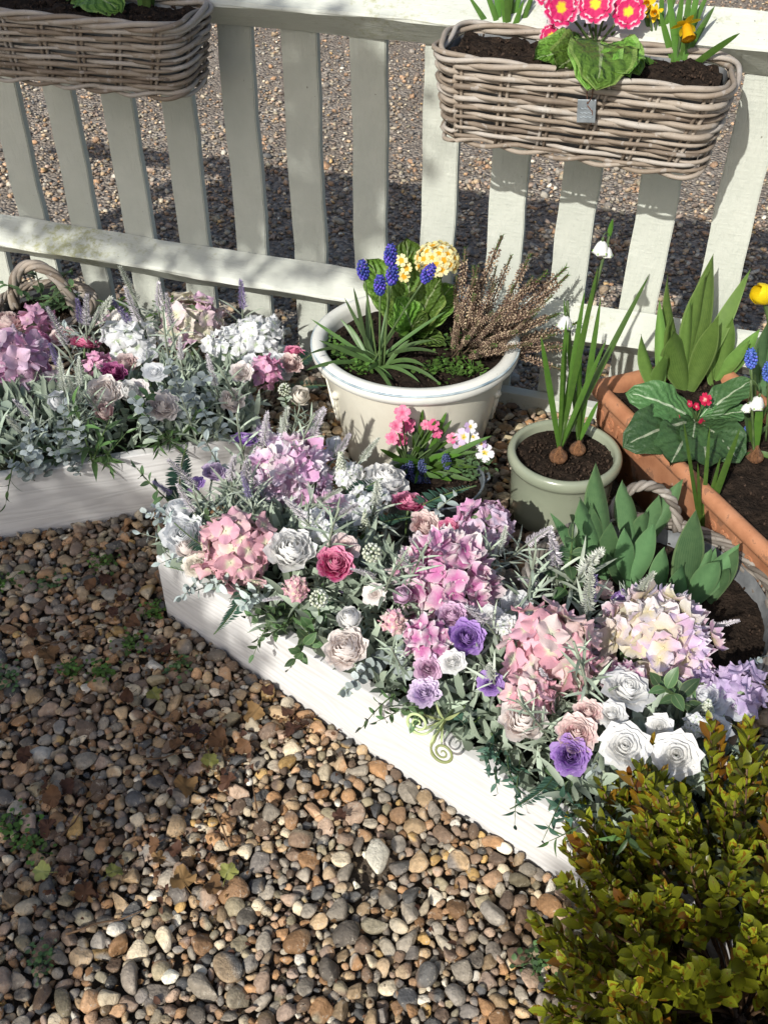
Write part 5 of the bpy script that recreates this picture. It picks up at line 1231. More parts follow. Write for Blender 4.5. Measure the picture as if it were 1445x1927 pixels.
# --- heather
foot = G(870, 660, PZ); root = thing('heather', 'faded pink brown heather spraying over the rim of the cream pot', 'plant')
def heather_kit(seed):
    rr = random.Random(seed); b = MB(); path = curve_stem(rr.uniform(-.1, .1)); v0 = [(0, 0, 1.5), (1, 0, 0), (0, 1, 0), (-1, 0, 0), (0, -1, 0), (0, 0, -.8)]; f0 = [(0, 1, 2), (0, 2, 3), (0, 3, 4), (0, 4, 1), (5, 2, 1), (5, 3, 2), (5, 4, 3), (5, 1, 4)]
    for j in range(130):
        t = .30+.60*j/130; i = min(7, int(t*8)); C = path[i].lerp(path[i+1], t*8-i); a = j*2.39996; q = Vector((math.cos(a), math.sin(a), -.1)); x = rr.random(); s = .0145*rr.uniform(.7, 1.2)
        b.add(v0, f0, [(0, .5, x)]*6, T(C+q*.03*rr.uniform(.7, 1.2)) @ hull_axis(q+Vector((0, 0, rr.uniform(-.8, .3)))) @ SC(s*.75, s*.75, s))
    g = MB(); l0 = lf(.045, .010, 2, 2, .4, .8, .2, .2)
    for j in range(46):
        t = (.86+.14*j/30) if j < 30 else rr.uniform(.05, .35); i = min(7, int(t*8)); C = path[i].lerp(path[i+1], t*8-i); x = rr.random(); g.add(l0[0], l0[1], [(0, .5, x)]*len(l0[0]), T(C) @ RZ(j*2.4) @ RX(R(50)))
    return path, b.mesh(), g.mesh()
HK = [heather_kit(i) for i in range(4)]; HKS = [solo(tube(k[0], [.011]*9, 4)) for k in HK]
rh = random.Random(4)
tips = [(875, 465, .05), (932, 440, .05), (905, 500, .02), (895, 535, 0), (960, 480, .08), (975, 540, .05), (1010, 490, .10), (1060, 505, .10), (1072, 525, .08), (1040, 560, .05), (1000, 520, .05), (1020, 545, .1), (1055, 600, .05), (1085, 640, .02), (1050, 660, -.05), (990, 600, -.02), (940, 540, -.02), (920, 580, -.05), (880, 560, -.04), (860, 600, -.08), (850, 560, 0), (1000, 640, -.07), (960, 620, -.08), (1060, 690, -.08), (930, 640, -.10), (870, 640, -.12), (1015, 600, .02), (950, 575, .03), (985, 565, .03), (905, 610, -.05), (840, 620, -.06), (1030, 630, -.02), (970, 660, -.10), (900, 660, -.12), (1100, 610, .06), (1035, 520, .05), (890, 500, .06), (850, 520, .05), (1045, 585, .0), (925, 500, .06), (945, 600, -.04), (1010, 570, -.02)]
for i in range(3): tips.append((rh.uniform(850, 1060), rh.uniform(500, 650), rh.uniform(-.08, .08)))
for i, (tx, ty, dy) in enumerate(tips):
    b0 = foot+Vector((rh.uniform(-.03, .055), rh.uniform(-.045, .03), 0)); tip = at_depth(tx, ty, foot+Vector((0, dy, 0))); L = (tip-b0).length; k = i % 4
    st = obj('flowering_stem', HKS[k], MATS['heather_stem'], root, aim(b0, tip, rh.uniform(0, 6)) @ SC(max(L, .07)))
    tag(obj('buds', HK[k][1], MATS['heather_bud'], st), kind='stuff'); tag(obj('shoot_tip', HK[k][2], MATS['weed'], st), kind='stuff')
# --- small weeds over the soil
def weed_patch(label, spots, seed, z, n, rad, size=.011, name='weed_tuft', mat='weed', hgt=.02):
    rr = random.Random(seed); root = thing(name, label, 'weed'); l0 = lf(1, .8, 2, 3, .55, .5, .1, .3)
    for (px, py) in spots:
        C = G(px, py, z); b = MB()
        for _ in range(n):
            q = C+Vector((rr.gauss(0, rad), rr.gauss(0, rad), rr.uniform(0, hgt))); x = rr.random(); b.add(l0[0], l0[1], [(w_[0], w_[1], x) for w_ in l0[2]], T(q) @ RZ(rr.uniform(0, 6)) @ RX(rr.uniform(-.6, .6)) @ SC(size*rr.uniform(.6, 1.2)))
            if rr.random() < .3: b.add(*tube([(C.x+rr.gauss(0, .004), C.y+rr.gauss(0, .004), z-.003), tuple(q)], .0006, 3))
        tag(obj('leaf_mat', b.mesh(), MATS[mat], root), kind='stuff')
weed_patch('low green weeds along the front rim of the cream pot', [(640, 670), (665, 690), (700, 685), (615, 650), (680, 700)], 5, PZ+.002, 46, .014)
weed_patch('low green weeds under the heather in the cream pot', [(810, 700), (835, 690), (860, 705), (890, 700), (850, 650)], 6, PZ+.002, 46, .014)

# --- zinc bucket: pinks, violas and fading grape hyacinths
ZZ = ZBZ-.02; root = thing('dianthus', 'pink flowered dianthus in the zinc bucket', 'plant'); foot = G(765, 880, ZZ)
for (x, y, s) in ((757, 778, .017), (765, 800, .019), (745, 803, .014), (738, 825, .015), (755, 828, .014), (815, 800, .013), (822, 815, .012), (800, 800, .011), (850, 825, .012)):
    P = at_depth(x, y, foot+Vector((0, random.uniform(-.03, .02), 0))); obj('stem', solo(tube(bez(foot, foot.lerp(P, .6)+Vector((0, 0, .015)), P, 6), .0016, 5)), MATS['stem'], root)
    for k in range(2): obj('flower', DI[0], MATS['pink_dianthus'], root, T(P+Vector((0, 0, .002*k))) @ hull_axis((random.uniform(-.3, .3), -.7, .7), k*.6) @ SC(s*(1-.25*k)))
for (tx, ty, dy) in ((795, 770, .02), (765, 855, -.03), (840, 775, .03), (820, 790, 0), (850, 790, .02), (860, 820, 0), (925, 820, -.03), (715, 845, -.04), (735, 865, -.07), (720, 885, -.08), (780, 800, .03), (870, 855, -.03), (880, 830, .02), (790, 840, -.02), (830, 830, -.01), (755, 900, -.08), (900, 850, -.02), (805, 860, -.05), (850, 870, -.05), (770, 780, .03), (745, 840, 0), (800, 900, -.07), (830, 900, -.07), (870, 890, -.06), (900, 880, -.05), (780, 910, -.08), (850, 905, -.07), (735, 890, -.07), (815, 880, -.05), (890, 905, -.06), (760, 870, -.04), (880, 870, -.03), (845, 850, -.02)):
    b0 = foot+Vector((random.uniform(.0, .05), random.uniform(-.02, .03), 0)); strap_leaf(root, b0, at_depth(tx, ty, foot+Vector((0, dy, 0))), .0058, MATS['grass_green'] if random.random() < .5 else MATS['muscari_leaf'], .04)
root = thing('grape_hyacinth', 'dusky unopened grape hyacinths in the zinc bucket', 'plant')
for (x, y) in ((768, 850), (793, 850), (838, 840), (770, 885), (840, 878), (790, 880), (755, 862)):
    P = at_depth(x, y+14, foot+Vector((0, -.03, 0))); grape_hyacinth(root, G(x+5, 900, ZZ), P, .036, 'muscari_dusk')
root = thing('viola', 'lilac and white violas in the zinc bucket', 'plant'); foot = G(880, 880, ZZ)
for (x, y, s) in ((885, 803, .014), (872, 822, .019), (868, 842, .018), (912, 852, .020), (905, 835, .012), (890, 822, .013)):
    P = at_depth(x, y, foot+Vector((0, random.uniform(-.02, .01), 0))); obj('stem', solo(tube(bez(foot, foot.lerp(P, .6)+Vector((0, 0, .01)), P, 6), .0013, 5)), MATS['stem'], root); obj('flower', VI[0], MATS['viola'], root, T(P) @ hull_axis((random.uniform(-.4, .4), -.9, .4), random.uniform(0, 6)) @ SC(s))
b = MB(); l0 = lf(1, .6, 2, 4, .5, .7, .2, .4)
for _ in range(170):
    q = foot+Vector((random.gauss(.0, .02), random.gauss(-.01, .02), random.uniform(-.002, .035))); b.add(l0[0], l0[1], [(w_[0], w_[1], random.random()) for w_ in l0[2]], T(q) @ RZ(random.uniform(0, 6)) @ RX(random.uniform(-.4, .8)) @ SC(random.uniform(.010, .018)))
tag(obj('leaves', b.mesh(), MATS['silk_green'], root), kind='stuff')

# --- summer snowflakes in the sage pot
def bell(root, P, s=.012):
    s *= 1.25
    prof = [(.02, 1.0), (.25, .96), (.55, .72), (.75, .35), (.86, .05), (.98, -.12), (.94, -.10), (.80, .08), (.60, .5)]; v, f, p = lathe(prof, 18)
    v = [(x*(1+(.10*math.cos(6*math.atan2(y, x)) if z < .2 else 0)), y*(1+(.10*math.cos(6*math.atan2(y, x)) if z < .2 else 0)), z) for x, y, z in v]
    o = obj('bell', solo((v, f, [(0, 1-q[1]*.9, 0) if q[1] > .1 else (0, 0, 0) for q in p])), MATS['bell_white'], root, T(P) @ RX(random.uniform(-.15, .15)) @ SC(s, s, s*1.25))
    obj('ovary', solo(lathe([(.0, 1.45), (.14, 1.35), (.18, 1.15), (.1, .96)], 8)), MATS['stem'], o)
    for k in range(6): a = TAU*k/6; obj('green_tip', solo(tube([(.88*math.cos(a), .88*math.sin(a), .1), (1.0*math.cos(a), 1.0*math.sin(a), -.14)], [.1, .05], 5)), MATS['bell_tip'], o)
    return P+Vector((0, 0, s*1.8))
GZ = GPZ-.022
def bulb(root, P, r, name='bulb'): obj(name, solo(lathe([(.0, -.5), (.5, -.45), (.92, -.1), (1, .25), (.85, .65), (.5, 1.0), (.25, 1.35), (.18, 1.7)], 20)), MATS['bulb'], root, T(P) @ RX(random.uniform(-.15, .15)) @ SC(r))
root = thing('snowflake_bulb', 'taller summer snowflake with white bells in the sage pot', 'plant'); b1 = G(1050, 862, GZ+.008); bulb(root, b1, .019)
for (tx, ty, dy, w_) in ((1017, 630, -.02, .006), (1065, 600, .02, .0055), (1125, 500, .04, .006), (1100, 545, .06, .006), (1222, 515, .12, .0062), (1060, 640, .0, .004), (1140, 640, .03, .0055)): strap_leaf(root, b1+Vector((0, 0, .02)), at_depth(tx, ty, b1+Vector((0, dy, 0))), w_, MATS['grass_green'], .02)
tp = at_depth(1146, 445, b1+Vector((0, .06, 0))); obj('flower_stem', solo(tube(bez(b1+Vector((0, 0, .02)), b1.lerp(tp, .5)+Vector((-.01, 0, .01)), tp, 10), .0028, 6)), MATS['stem'], root); obj('spathe', solo(lf(.045, .009, 2, 6, .4, .8, .5, .3)), MATS['grass_green'], root, aim(tp-Vector((0, 0, .008)), tp+Vector((0, .0, .05))) @ RX(R(90)))
for (x, y, s) in ((1130, 472, .0125), (1141, 480, .0095)):
    P = at_depth(x, y, b1+Vector((0, .05, 0))); q = bell(root, P, s); obj('pedicel', solo(tube(bez(tp, (tp+q)/2+Vector((0, 0, .014)), q, 6), .0009, 4)), MATS['stem'], root)
root = thing('snowflake_bulb', 'shorter summer snowflake with one low white bell in the sage pot', 'plant'); b2 = G(1086, 848, GZ+.008); bulb(root, b2, .017)
for (tx, ty, dy, w_) in ((1125, 755, 0, .005), (1060, 560, .03, .005), (1090, 610, .05, .005), (1130, 560, .05, .006), (1090, 700, -.01, .004)): strap_leaf(root, b2+Vector((0, 0, .02)), at_depth(tx, ty, b2+Vector((0, dy, 0))), w_, MATS['grass_green'], .02)
tp = at_depth(1067, 566, b2+Vector((0, .03, 0))); obj('flower_stem', solo(tube(bez(b2+Vector((0, 0, .02)), b2.lerp(tp, .5), tp, 10), .0026, 6)), MATS['stem'], root)
P = at_depth(1062, 612, b2+Vector((0, .02, 0))); q = bell(root, P, .0125); obj('pedicel', solo(tube(bez(tp, (tp+q)/2+Vector((-.004, 0, .012)), q, 6), .0009, 4)), MATS['stem'], root)

# --- tulips
def tulip_leaf(root, base, tip, w_, mat, fold=.5, bow=.0, lean=0.0, wave=.16):
    base, tip = Vector(base), Vector(tip); v = tip-base; L = v.length; sd = v.cross(Vector((math.sin(lean), -math.cos(lean), .25))).normalized(); P = bez(base, (base+tip)/2+Vector((0, 0, bow*L))+v.cross(sd).normalized()*L*.10, tip, 14); ph = random.uniform(0, 6)
    def fn(s, t):
        i = min(13, int(t*14)); f = t*14-i; C = P[i].lerp(P[i+1], f); tg = (P[i+1]-P[i]).normalized(); x = (sd-tg*sd.dot(tg)).normalized(); nr = tg.cross(x)
        ww = w_*(.42+.58*math.sin(PI/2*min(1, t/.45)) if t < .45 else math.cos(PI/2*(t-.45)/.55)**1.05); return C+x*s*ww+nr*(fold*(s*s)*ww*(1.5-t)*(1+.5*math.sin(ph))+wave*w_*math.sin(t*7+ph+s*1.2)*s)
    return obj('leaf', solo(surf(fn, 6, 16, random.random()*.5)), mat, root)
def tulip(label, foot_px, z, leaves, mat, dys=0.03):
    root = thing('tulip_plant', label, 'plant'); f0 = G(*foot_px, z)
    for (tx, ty, w_, lean, dy) in leaves: tulip_leaf(root, f0+Vector((random.uniform(-.006, .006), random.uniform(-.006, .006), -.004)), at_depth(tx, ty, f0+Vector((0, dy, 0))), w_*1.05, MATS[mat], .5, 0, lean)
    return root
TZ = TCZ-.028
tulip('broad tulip leaves at the left end of the terracotta trough', (1238, 745), TZ, [(1205, 628, .014, .4, -.01), (1240, 562, .012, -.3, .02), (1252, 665, .016, .1, -.03), (1262, 590, .007, 0, .02)], 'tulip_leaf_light')
tulip('tallest tulip leaves in the middle of the terracotta trough', (1290, 735), TZ, [(1265, 620, .027, .2, -.04), (1255, 515, .016, .5, .03), (1342, 478, .026, -.1, .05), (1332, 505, .022, .3, .03), (1352, 593, .022, -.4, -.02), (1412, 505, .018, -.5, .05), (1300, 560, .012, 0, .01)], 'tulip_leaf_light')
tulip('tulip leaves spreading right in the terracotta trough', (1345, 722), TZ, [(1378, 598, .020, -.2, 0), (1430, 618, .017, -.6, .0), (1358, 620, .014, .3, .02), (1410, 640, .014, -.5, -.03), (1340, 610, .012, .5, 0)], 'tulip_leaf_light')
tulip('dark tulip leaves by the yellow tulip at the edge', (1438, 740), TZ, [(1445, 600, .016, 0, .02), (1480, 560, .02, -.4, .02), (1425, 650, .012, .4, 0), (1470, 660, .02, 0, -.03)], 'tulip_leaf')
root = thing('yellow_tulip', 'yellow tulip flower beyond the terracotta trough lettering', 'flower'); f0 = G(1460, 745, TZ); hd = at_depth(1418, 556, f0); sc = .030
obj('stem', solo(tube(bez(f0, f0.lerp(hd, .6)+Vector((.012, 0, .03)), hd+Vector((.018, 0, -.004)), 10), .0042, 8)), MATS['stem'], root)
tv = Vector((-.75, -.15, .35)).normalized()
for k in range(6):
    v, f, p = rose_layer(.62 if k < 3 else .70, .85, 42, 64, .05, 6, 8, .05, k, .01); obj('petal', solo((v, f, p)), MATS['tulip_yellow'], root, T(hd-tv*.018+Vector((.022, 0, 0))) @ hull_axis(tv, TAU*k/3+(PI/3 if k > 2 else 0)) @ SC(sc))
# --- polyanthus with red remnants, terracotta
root = thing('polyanthus', 'dark leaved polyanthus with faded red flowers in the terracotta trough', 'plant'); foot = G(1308, 795, TZ+.01)
for (tx, ty, dy, tw, wd) in ((1188, 735, .0, .1, .9), (1182, 835, -.06, 0, 1.0), (1262, 872, -.10, 0, 1.1), (1385, 862, -.08, 0, 1.1), (1402, 770, .02, -.2, .9), (1405, 715, .06, -.2, .9), (1345, 755, .03, 0, .8), (1290, 840, -.05, .2, .8), (1340, 880, -.09, -.2, 1)):
    prim_leaf(root, foot, above(tx, ty, foot+Vector((0, dy, 0)), foot.z+.02), 'polyanthus_leaf', tw, Vector((-.2, -.55, .8)), wd)
for (x, y, s) in ((1325, 757, .014), (1308, 770, .009), (1268, 790, .010), (1320, 806, .016), (1295, 765, .008)):
    P = at_depth(x, y, foot+Vector((0, -.02, 0)))+Vector((0, 0, .006))
    for k in range(2): obj('flower', PR5[k], MATS['poly_red'], root, T(P) @ hull_axis((random.uniform(-.6, .6), -.6, .6), k) @ SC(s*(1-.3*k), s*(1-.3*k), s*1.6))
    obj('flower_stalk', solo(tube(bez(foot, foot.lerp(P, .6)+Vector((0, 0, .01)), P, 5), .0018, 5)), MATS['stem'], root)
root = thing('grape_hyacinth', 'bright blue grape hyacinths at the far end of the terracotta trough', 'plant')
for (x, y, bx) in ((1412, 655, 1415), (1446, 680, 1440), (1405, 800, 1400)):
    f0 = G(bx, 830, TZ); grape_hyacinth(root, f0, at_depth(x, y, f0+Vector((0, .02, 0))), .042 if y < 790 else .02, 'muscari_light')
for (tx, ty) in ((1420, 700), (1445, 760), (1390, 830), (1445, 800), (1400, 760), (1380, 810)):
    f0 = G(1410, 835, TZ); strap_leaf(root, f0, at_depth(tx, ty, f0+Vector((0, random.uniform(-.03, .03), 0))), .005, MATS['muscari_leaf'], .08)
root = thing('snowflake_bulb', 'summer snowflake rising from a pale bulb in the terracotta trough', 'plant'); f0 = G(1418, 862, TZ+.004); bulb(root, f0, .018)
for (tx, ty, dy, w_) in ((1430, 745, 0, .008), (1408, 790, .0, .006), (1480, 870, -.02, .006), (1300, 885, -.03, .004)): strap_leaf(root, f0+Vector((0, 0, .015)), at_depth(tx, ty, f0+Vector((0, dy, 0))), w_, MATS['grass_green'], .05)
tp = at_depth(1412, 715, f0); obj('flower_stem', solo(tube(bez(f0, f0.lerp(tp, .5), tp, 8), .0024, 6)), MATS['stem'], root)
for (x, y, s) in ((1422, 762, .0125), (1403, 770, .008)):
    P = at_depth(x, y, f0); q = bell(root, P, s); obj('pedicel', solo(tube(bez(tp, (tp+q)/2+Vector((.0, 0, .012)), q, 6), .0009, 4)), MATS['stem'], root)
# --- tulips and snowflake leaves in the round willow basket
BZ = TBZ-.035
tulip('tulip leaves at the left of the willow basket', (1140, 1085), BZ, [(1120, 868, .022, .1, .04), (1090, 935, .022, .4, 0), (1150, 985, .018, -.2, -.03), (1035, 965, .014, .7, .02), (1110, 945, .016, 0, .02)], 'tulip_leaf')
tulip('tulip leaves by the hooped handle of the willow basket', (1205, 1030), BZ, [(1170, 903, .020, .3, .03), (1285, 900, .018, -.5, .03), (1240, 930, .016, -.3, .02), (1215, 960, .014, 0, 0)], 'tulip_leaf')
tulip('pair of tulip leaves in the middle of the willow basket', (1180, 1110), BZ, [(1175, 995, .018, .1, 0), (1230, 985, .019, -.4, .01), (1140, 1040, .012, .6, 0)], 'tulip_leaf')
tulip('small tulip shoot beside the tallest basket tulip', (1235, 1140), BZ, [(1250, 1030, .018, .2, 0), (1260, 1095, .012, -.2, -.02), (1215, 1080, .010, .5, .0)], 'tulip_leaf')
tulip('tallest tulip leaves in the willow basket', (1290, 1140), BZ, [(1310, 962, .026, .0, .03), (1352, 1055, .020, -.5, -.02), (1392, 1022, .018, -.7, .02), (1340, 1030, .014, -.2, .03), (1280, 1060, .016, .4, -.02)], 'tulip_leaf')
tulip('low tulip leaves near the rim of the willow basket', (1330, 1130), BZ, [(1390, 1030, .017, -.5, 0), (1345, 1030, .016, .1, .03), (1370, 1070, .012, -.6, -.02)], 'tulip_leaf')
root = thing('snowflake_bulb', 'summer snowflake leaves arching out of the willow basket', 'plant'); f0 = G(1318, 1010, BZ)
for (tx, ty, dy, w_) in ((1392, 805, .03, .0065), (1285, 790, .02, .0035), (1335, 800, .05, .004), (1312, 870, .0, .0035), (1355, 860, .03, .0045)): strap_leaf(root, f0, at_depth(tx, ty, f0+Vector((0, dy, 0))), w_, MATS['grass_green'], .02)

# --- hanging basket plants
def basket_pt(B, x, y, z): return B.matrix_basis @ Vector((x, y, z))
def daff_leaves(root, f0, tips, w_=.0055, mat='grass_green'):
    for (tx, ty, dy) in tips: strap_leaf(root, f0+Vector((random.uniform(-.012, .012), random.uniform(-.01, .01), -.004)), at_depth(tx, ty, f0+Vector((0, dy, 0))), w_, MATS[mat], .03)
f0 = G(955, 105, .80); root = thing('daffodil_plant', 'green daffodil leaves at the left of the tagged basket', 'plant')
daff_leaves(root, f0, [(905, -40, .02), (880, -10, .02), (890, 62, -.02), (930, -60, .02), (950, -60, 0), (970, -70, .02), (990, -50, .02), (1010, -30, .02), (1020, 40, .02), (940, -20, 0), (1000, -10, 0), (985, 0, -.01), (925, 0, .01), (965, -40, 0)])
for k in range(3): obj('bulb', solo(lathe([(.8, -.5), (.9, 0), (.6, .6), (.35, 1.5)], 10)), MATS['bulb'], root, T(f0+Vector((-.012+.012*k, -.006, -.004))) @ SC(.009))
f0 = G(1268, 140, .805); root = thing('daffodil_plant', 'flowering yellow daffodil at the right of the tagged basket', 'plant')
daff_leaves(root, f0, [(1240, 20, .02), (1300, -40, .02), (1335, -20, .03), (1392, 62, -.06), (1205, 105, -.03), (1325, 40, 0), (1255, -30, .02), (1310, 20, 0), (1345, 10, .02), (1285, -20, .02), (1320, -60, .02)], .006)
bulb(root, f0+Vector((0, -.004, 0)), .014)
P = at_depth(1290, 45, f0+Vector((0, -.02, 0))); dv = Vector((.12, -.55, -.55)).normalized(); obj('stem', solo(tube(bez(f0, f0.lerp(P, .7)+Vector((0, .02, .05)), P-dv*.01, 10), .0024, 6)), MATS['stem'], root)
cup = [(.12, 0), (.26, .15), (.33, .5), (.36, .85), (.46, 1.05), (.44, 1.0), (.30, .6), (.2, .2)]
v, f, p = lathe(cup, 24); v = [(x*(1+.06*math.sin(9*math.atan2(y, x))*(z > .8)), y*(1+.06*math.sin(9*math.atan2(y, x))*(z > .8)), z) for x, y, z in v]; obj('trumpet', solo((v, f, p)), MATS['daff_cup'], root, T(P) @ hull_axis(dv) @ SC(.027))
dl = solo(lf(1, .46, 4, 8, .5, .8, .15, -.5))
for k in range(6): obj('petal', dl, MATS['daff'], root, T(P) @ hull_axis(dv, TAU*k/6) @ RX(R(random.uniform(-18, 8))) @ SC(.027))
f0 = G(1235, 118, .81); root = thing('daffodil_plant', 'second daffodil with pale flowers behind the primula', 'plant')
daff_leaves(root, f0, [(1210, 0, .02), (1240, 10, .02), (1262, 20, .01), (1220, 60, 0), (1245, -40, .02), (1275, -20, .02), (1200, -30, .02)], .005); bulb(root, f0, .012)
for (x, y) in ((1232, 25), (1218, 8)):
    P = at_depth(x, y, f0); obj('stem', solo(tube(bez(f0, f0.lerp(P, .6), P, 6), .002, 5)), MATS['stem'], root)
    for k in range(6): obj('petal', dl, MATS['daff'], root, T(P) @ hull_axis((-.3, -.7, .2), TAU*k/6) @ SC(.017))
    obj('trumpet', solo(lathe(cup, 16)), MATS['daff_cup'], root, T(P) @ hull_axis((-.3, -.7, .2)) @ SC(.015))
root = thing('primula', 'cerise and yellow primula with white edged petals in the tagged basket', 'plant'); foot = G(1120, 92, .833)
for (tx, ty, dy, tw, wd) in ((1008, 112, -.04, .0, 1.1), (1055, 62, 0, .2, 1.0), (1050, 132, -.06, 0, 1.1), (1120, 152, -.08, 0, 1.2), (1170, 146, -.08, 0, 1.1), (1195, 62, .01, -.2, .9), (1212, 105, -.02, -.2, 1.0), (1082, 146, -.07, .1, 1.0), (1200, 130, -.05, -.1, .9), (1090, 70, -.0, .2, .9), (1100, 45, .04, 0, .9), (1160, 50, .04, 0, .9), (1025, 85, .0, .1, .9)):
    prim_leaf(root, foot, above(tx, ty, foot+Vector((0, dy, 0)), foot.z+.010), 'primula_leaf', tw*1.5+random.uniform(-.3, .3), Vector((0, -.7, .7)), wd*.8)
for (x, y, s) in ((1055, 15, .034), (1120, 8, .034), (1182, 22, .031), (1037, 68, .022), (1150, -20, .03), (1085, -22, .03), (1030, -15, .026)):
    P = at_depth(x, y, foot+Vector((0, -.03 if y > -10 else 0, 0)))
    obj('flower_stalk', solo(tube(bez(foot, foot.lerp(P, .6)+Vector((0, 0, .01)), P, 6), .0024, 5)), MATS['stem'], root)
    dd = Vector((random.uniform(-.25, .25), -.9, .35)); obj('flower', PK[0], MATS['primula_pink'], root, T(P) @ hull_axis(dd, random.uniform(0, 6)) @ SC(s)); obj('inner_petals', PK[1], MATS['primula_pink'], root, T(P+dd.normalized()*.003) @ hull_axis(dd, random.uniform(0, 6)) @ SC(s*.72))
f0 = G(145, -5, .84); root = thing('primula', 'leafy primula without flowers in the shaded hanging basket', 'plant')
for (tx, ty, dy) in ((112, 0, -.02), (150, 2, -.03), (185, 4, -.03), (222, 18, -.03), (240, -5, -.0), (90, -10, -.0), (170, -40, 0)): prim_leaf(root, f0, above(tx, ty, f0+Vector((0, dy, 0)), f0.z+.006), 'primula_leaf', 0, Vector((0, -.6, .8)), 1)
f0 = G(278, 40, .815); root = thing('daffodil_plant', 'daffodil shoots in the shaded hanging basket', 'plant'); daff_leaves(root, f0, [(265, -60, 0), (280, -80, 0), (300, -70, 0), (290, -40, .01), (255, -50, .01)]); bulb(root, f0, .012)
# --- leafy plants about the hooped basket
def herb(label, P, n, rad, hgt, mat, seed, size=.03):
    rr = random.Random(seed); root = thing('leafy_herb', label, 'plant', T(P)); l0 = lf(1, .45, 2, 5, .4, .8, .2, .5)
    for s in range(max(3, n//14)):
        a = rr.uniform(0, TAU); tip = Vector((rad*math.cos(a), rad*math.sin(a), hgt*rr.uniform(.5, 1))); obj('stem', solo(tube(bez((0, 0, -.01), (tip.x*.3, tip.y*.3, tip.z*.8), tip, 8), .0015, 5)), MATS['stem'], root); b = MB()
        for k in range(14):
            t = .3+.7*k/14; C = Vector((tip.x*.3, tip.y*.3, tip.z*.8))*2*t*(1-t)+tip*t*t; x = rr.random(); b.add(l0[0], l0[1], [(w_[0], w_[1], x) for w_ in l0[2]], T(C) @ RZ(rr.uniform(0, 6)) @ RX(rr.uniform(-.3, .6)) @ SC(size*rr.uniform(.6, 1.2)))
        tag(obj('leaves', b.mesh(), MATS[mat], root), kind='stuff')
herb('dark green herb growing in the hooped willow basket', FP(-1.155, .20, .12), 130, .10, .10, 'silk_green', 1, .026); herb('green leafy herb at the foot of the fence beside the hooped basket', FP(-.93, .12, 0), 120, .10, .19, 'weed', 2, .03)

# ------------------------------------------------------------------ box bush
def box_bush():
    C = Vector((.485, .60, 0)); root = thing('box_bush', 'bronze green box bush growing beside the white trough', 'shrub', T(C)); rr = random.Random(12); rad = Vector((.285, .285, .0)); shoots = []
    def inside_ell(P): q = P-Vector((0, 0, .13)); return (q.x/.30)**2+(q.y/.30)**2+(q.z/.245)**2
    k = 0
    while len(shoots) < 300:
        k += 1; z = rr.uniform(-.35, 1); a = rr.uniform(0, TAU); r = math.sqrt(1-z*z); d = Vector((r*math.cos(a), r*math.sin(a), z)); s = rr.uniform(.66, 1.07); tip = Vector((d.x*.285*s, d.y*.285*s, .13+d.z*.225*s))
        if tip.z < .02: continue
        W = C+tip; px, py, f = proj(W)
        if not (1035+max(0, 1560-py)*.35 < px < 1700 and 1250 < py < 2250): continue
        shoots.append((tip, d))
    for (px, py, z) in ((1010, 1735, .10), (1035, 1790, .10), (1070, 1665, .14), (1105, 1545, .20), (1120, 1590, .2), (1205, 1455, .24), (1335, 1365, .30), (1410, 1375, .32), (1240, 1460, .26), (1290, 1500, .28), (1050, 1850, .12), (1030, 1905, .14), (1130, 1480, .2), (1380, 1440, .32)):
        P = G(px, py, z)-C; shoots.append((P, (P-Vector((0, 0, .08))).normalized()))
    LS = [lf(.031, .0145, 4, 6, .48, .7, .3, .35), lf(.028, .013, 4, 6, .5, .7, .35, -.2), lf(.029, .0155, 4, 6, .5, .6, .25, .6)]; LM = [solo(q) for q in LS]; LQ = [lf(.031, .0145, 2, 4, .48, .7, .3, .35), lf(.028, .013, 2, 4, .5, .7, .35, -.2), lf(.029, .0155, 2, 4, .5, .6, .25, .6)]
    leaves = []; tw = MB()
    for (tip, d) in shoots:
        L = rr.uniform(.09, .15); st = tip-(d*.6+Vector((0, 0, .55)).normalized()*.4+Vector((0, 0, .15))).normalized()*L; dirn = (tip-st).normalized(); path = bez(st, (st+tip)/2+Vector((rr.uniform(-.008, .008), rr.uniform(-.008, .008), 0)), tip, 8); n = rr.randrange(9, 13)
        obj('twig', solo(tube(bez(Vector((st.x*.35, st.y*.35, max(0, st.z*.15))), Vector((st.x*.6, st.y*.6, st.z*.6)), st, 5)+path[1:], [.0032, .003, .0028, .0025, .0022, .002]+[.0018]*4+[.0012]*4, 5)), MATS['twig'], root)
        bz = rr.random() < .08
        for j in range(n):
            t = .08+.92*j/(n-1); i = min(7, int(t*8)); P = path[i].lerp(path[i+1], t*8-i)
            B = hull_axis(dirn, j*PI/2+rr.uniform(-.3, .3))
            for m in (0, 1):
                tl = rr.uniform(20, 52)*(1.1-.5*t); leaves.append((T(P) @ B @ RZ(m*PI) @ RX(R(90-tl)) @ RZ(rr.uniform(-.2, .2)) @ SC(rr.uniform(.75, 1.15)*(1 if t < .9 else .75)), bz and t > .35 or rr.random() < .03))
    def key(q):
        W = C+q[0].to_translation(); px, py, f = proj(W); return -1 if not (0 < px < 1445 and 0 < py < 1927) else 1/f
    leaves.sort(key=key, reverse=True)
    for i, (M, br) in enumerate(leaves[:300]): obj('leaf', LM[i % 3], MATS['box_bronze' if br else 'box_leaf'], root, M)
    for br in (False, True):
        b = MB()
        for i, (M, q) in enumerate(leaves[300:]):
            if q == br:
                l = LQ[i % 3]; x = rr.random(); b.add(l[0], l[1], [(w_[0], w_[1], x) for w_ in l[2]], M)
        tag(obj('foliage', b.mesh(), MATS['box_bronze' if br else 'box_leaf'], root), kind='stuff')
box_bush()

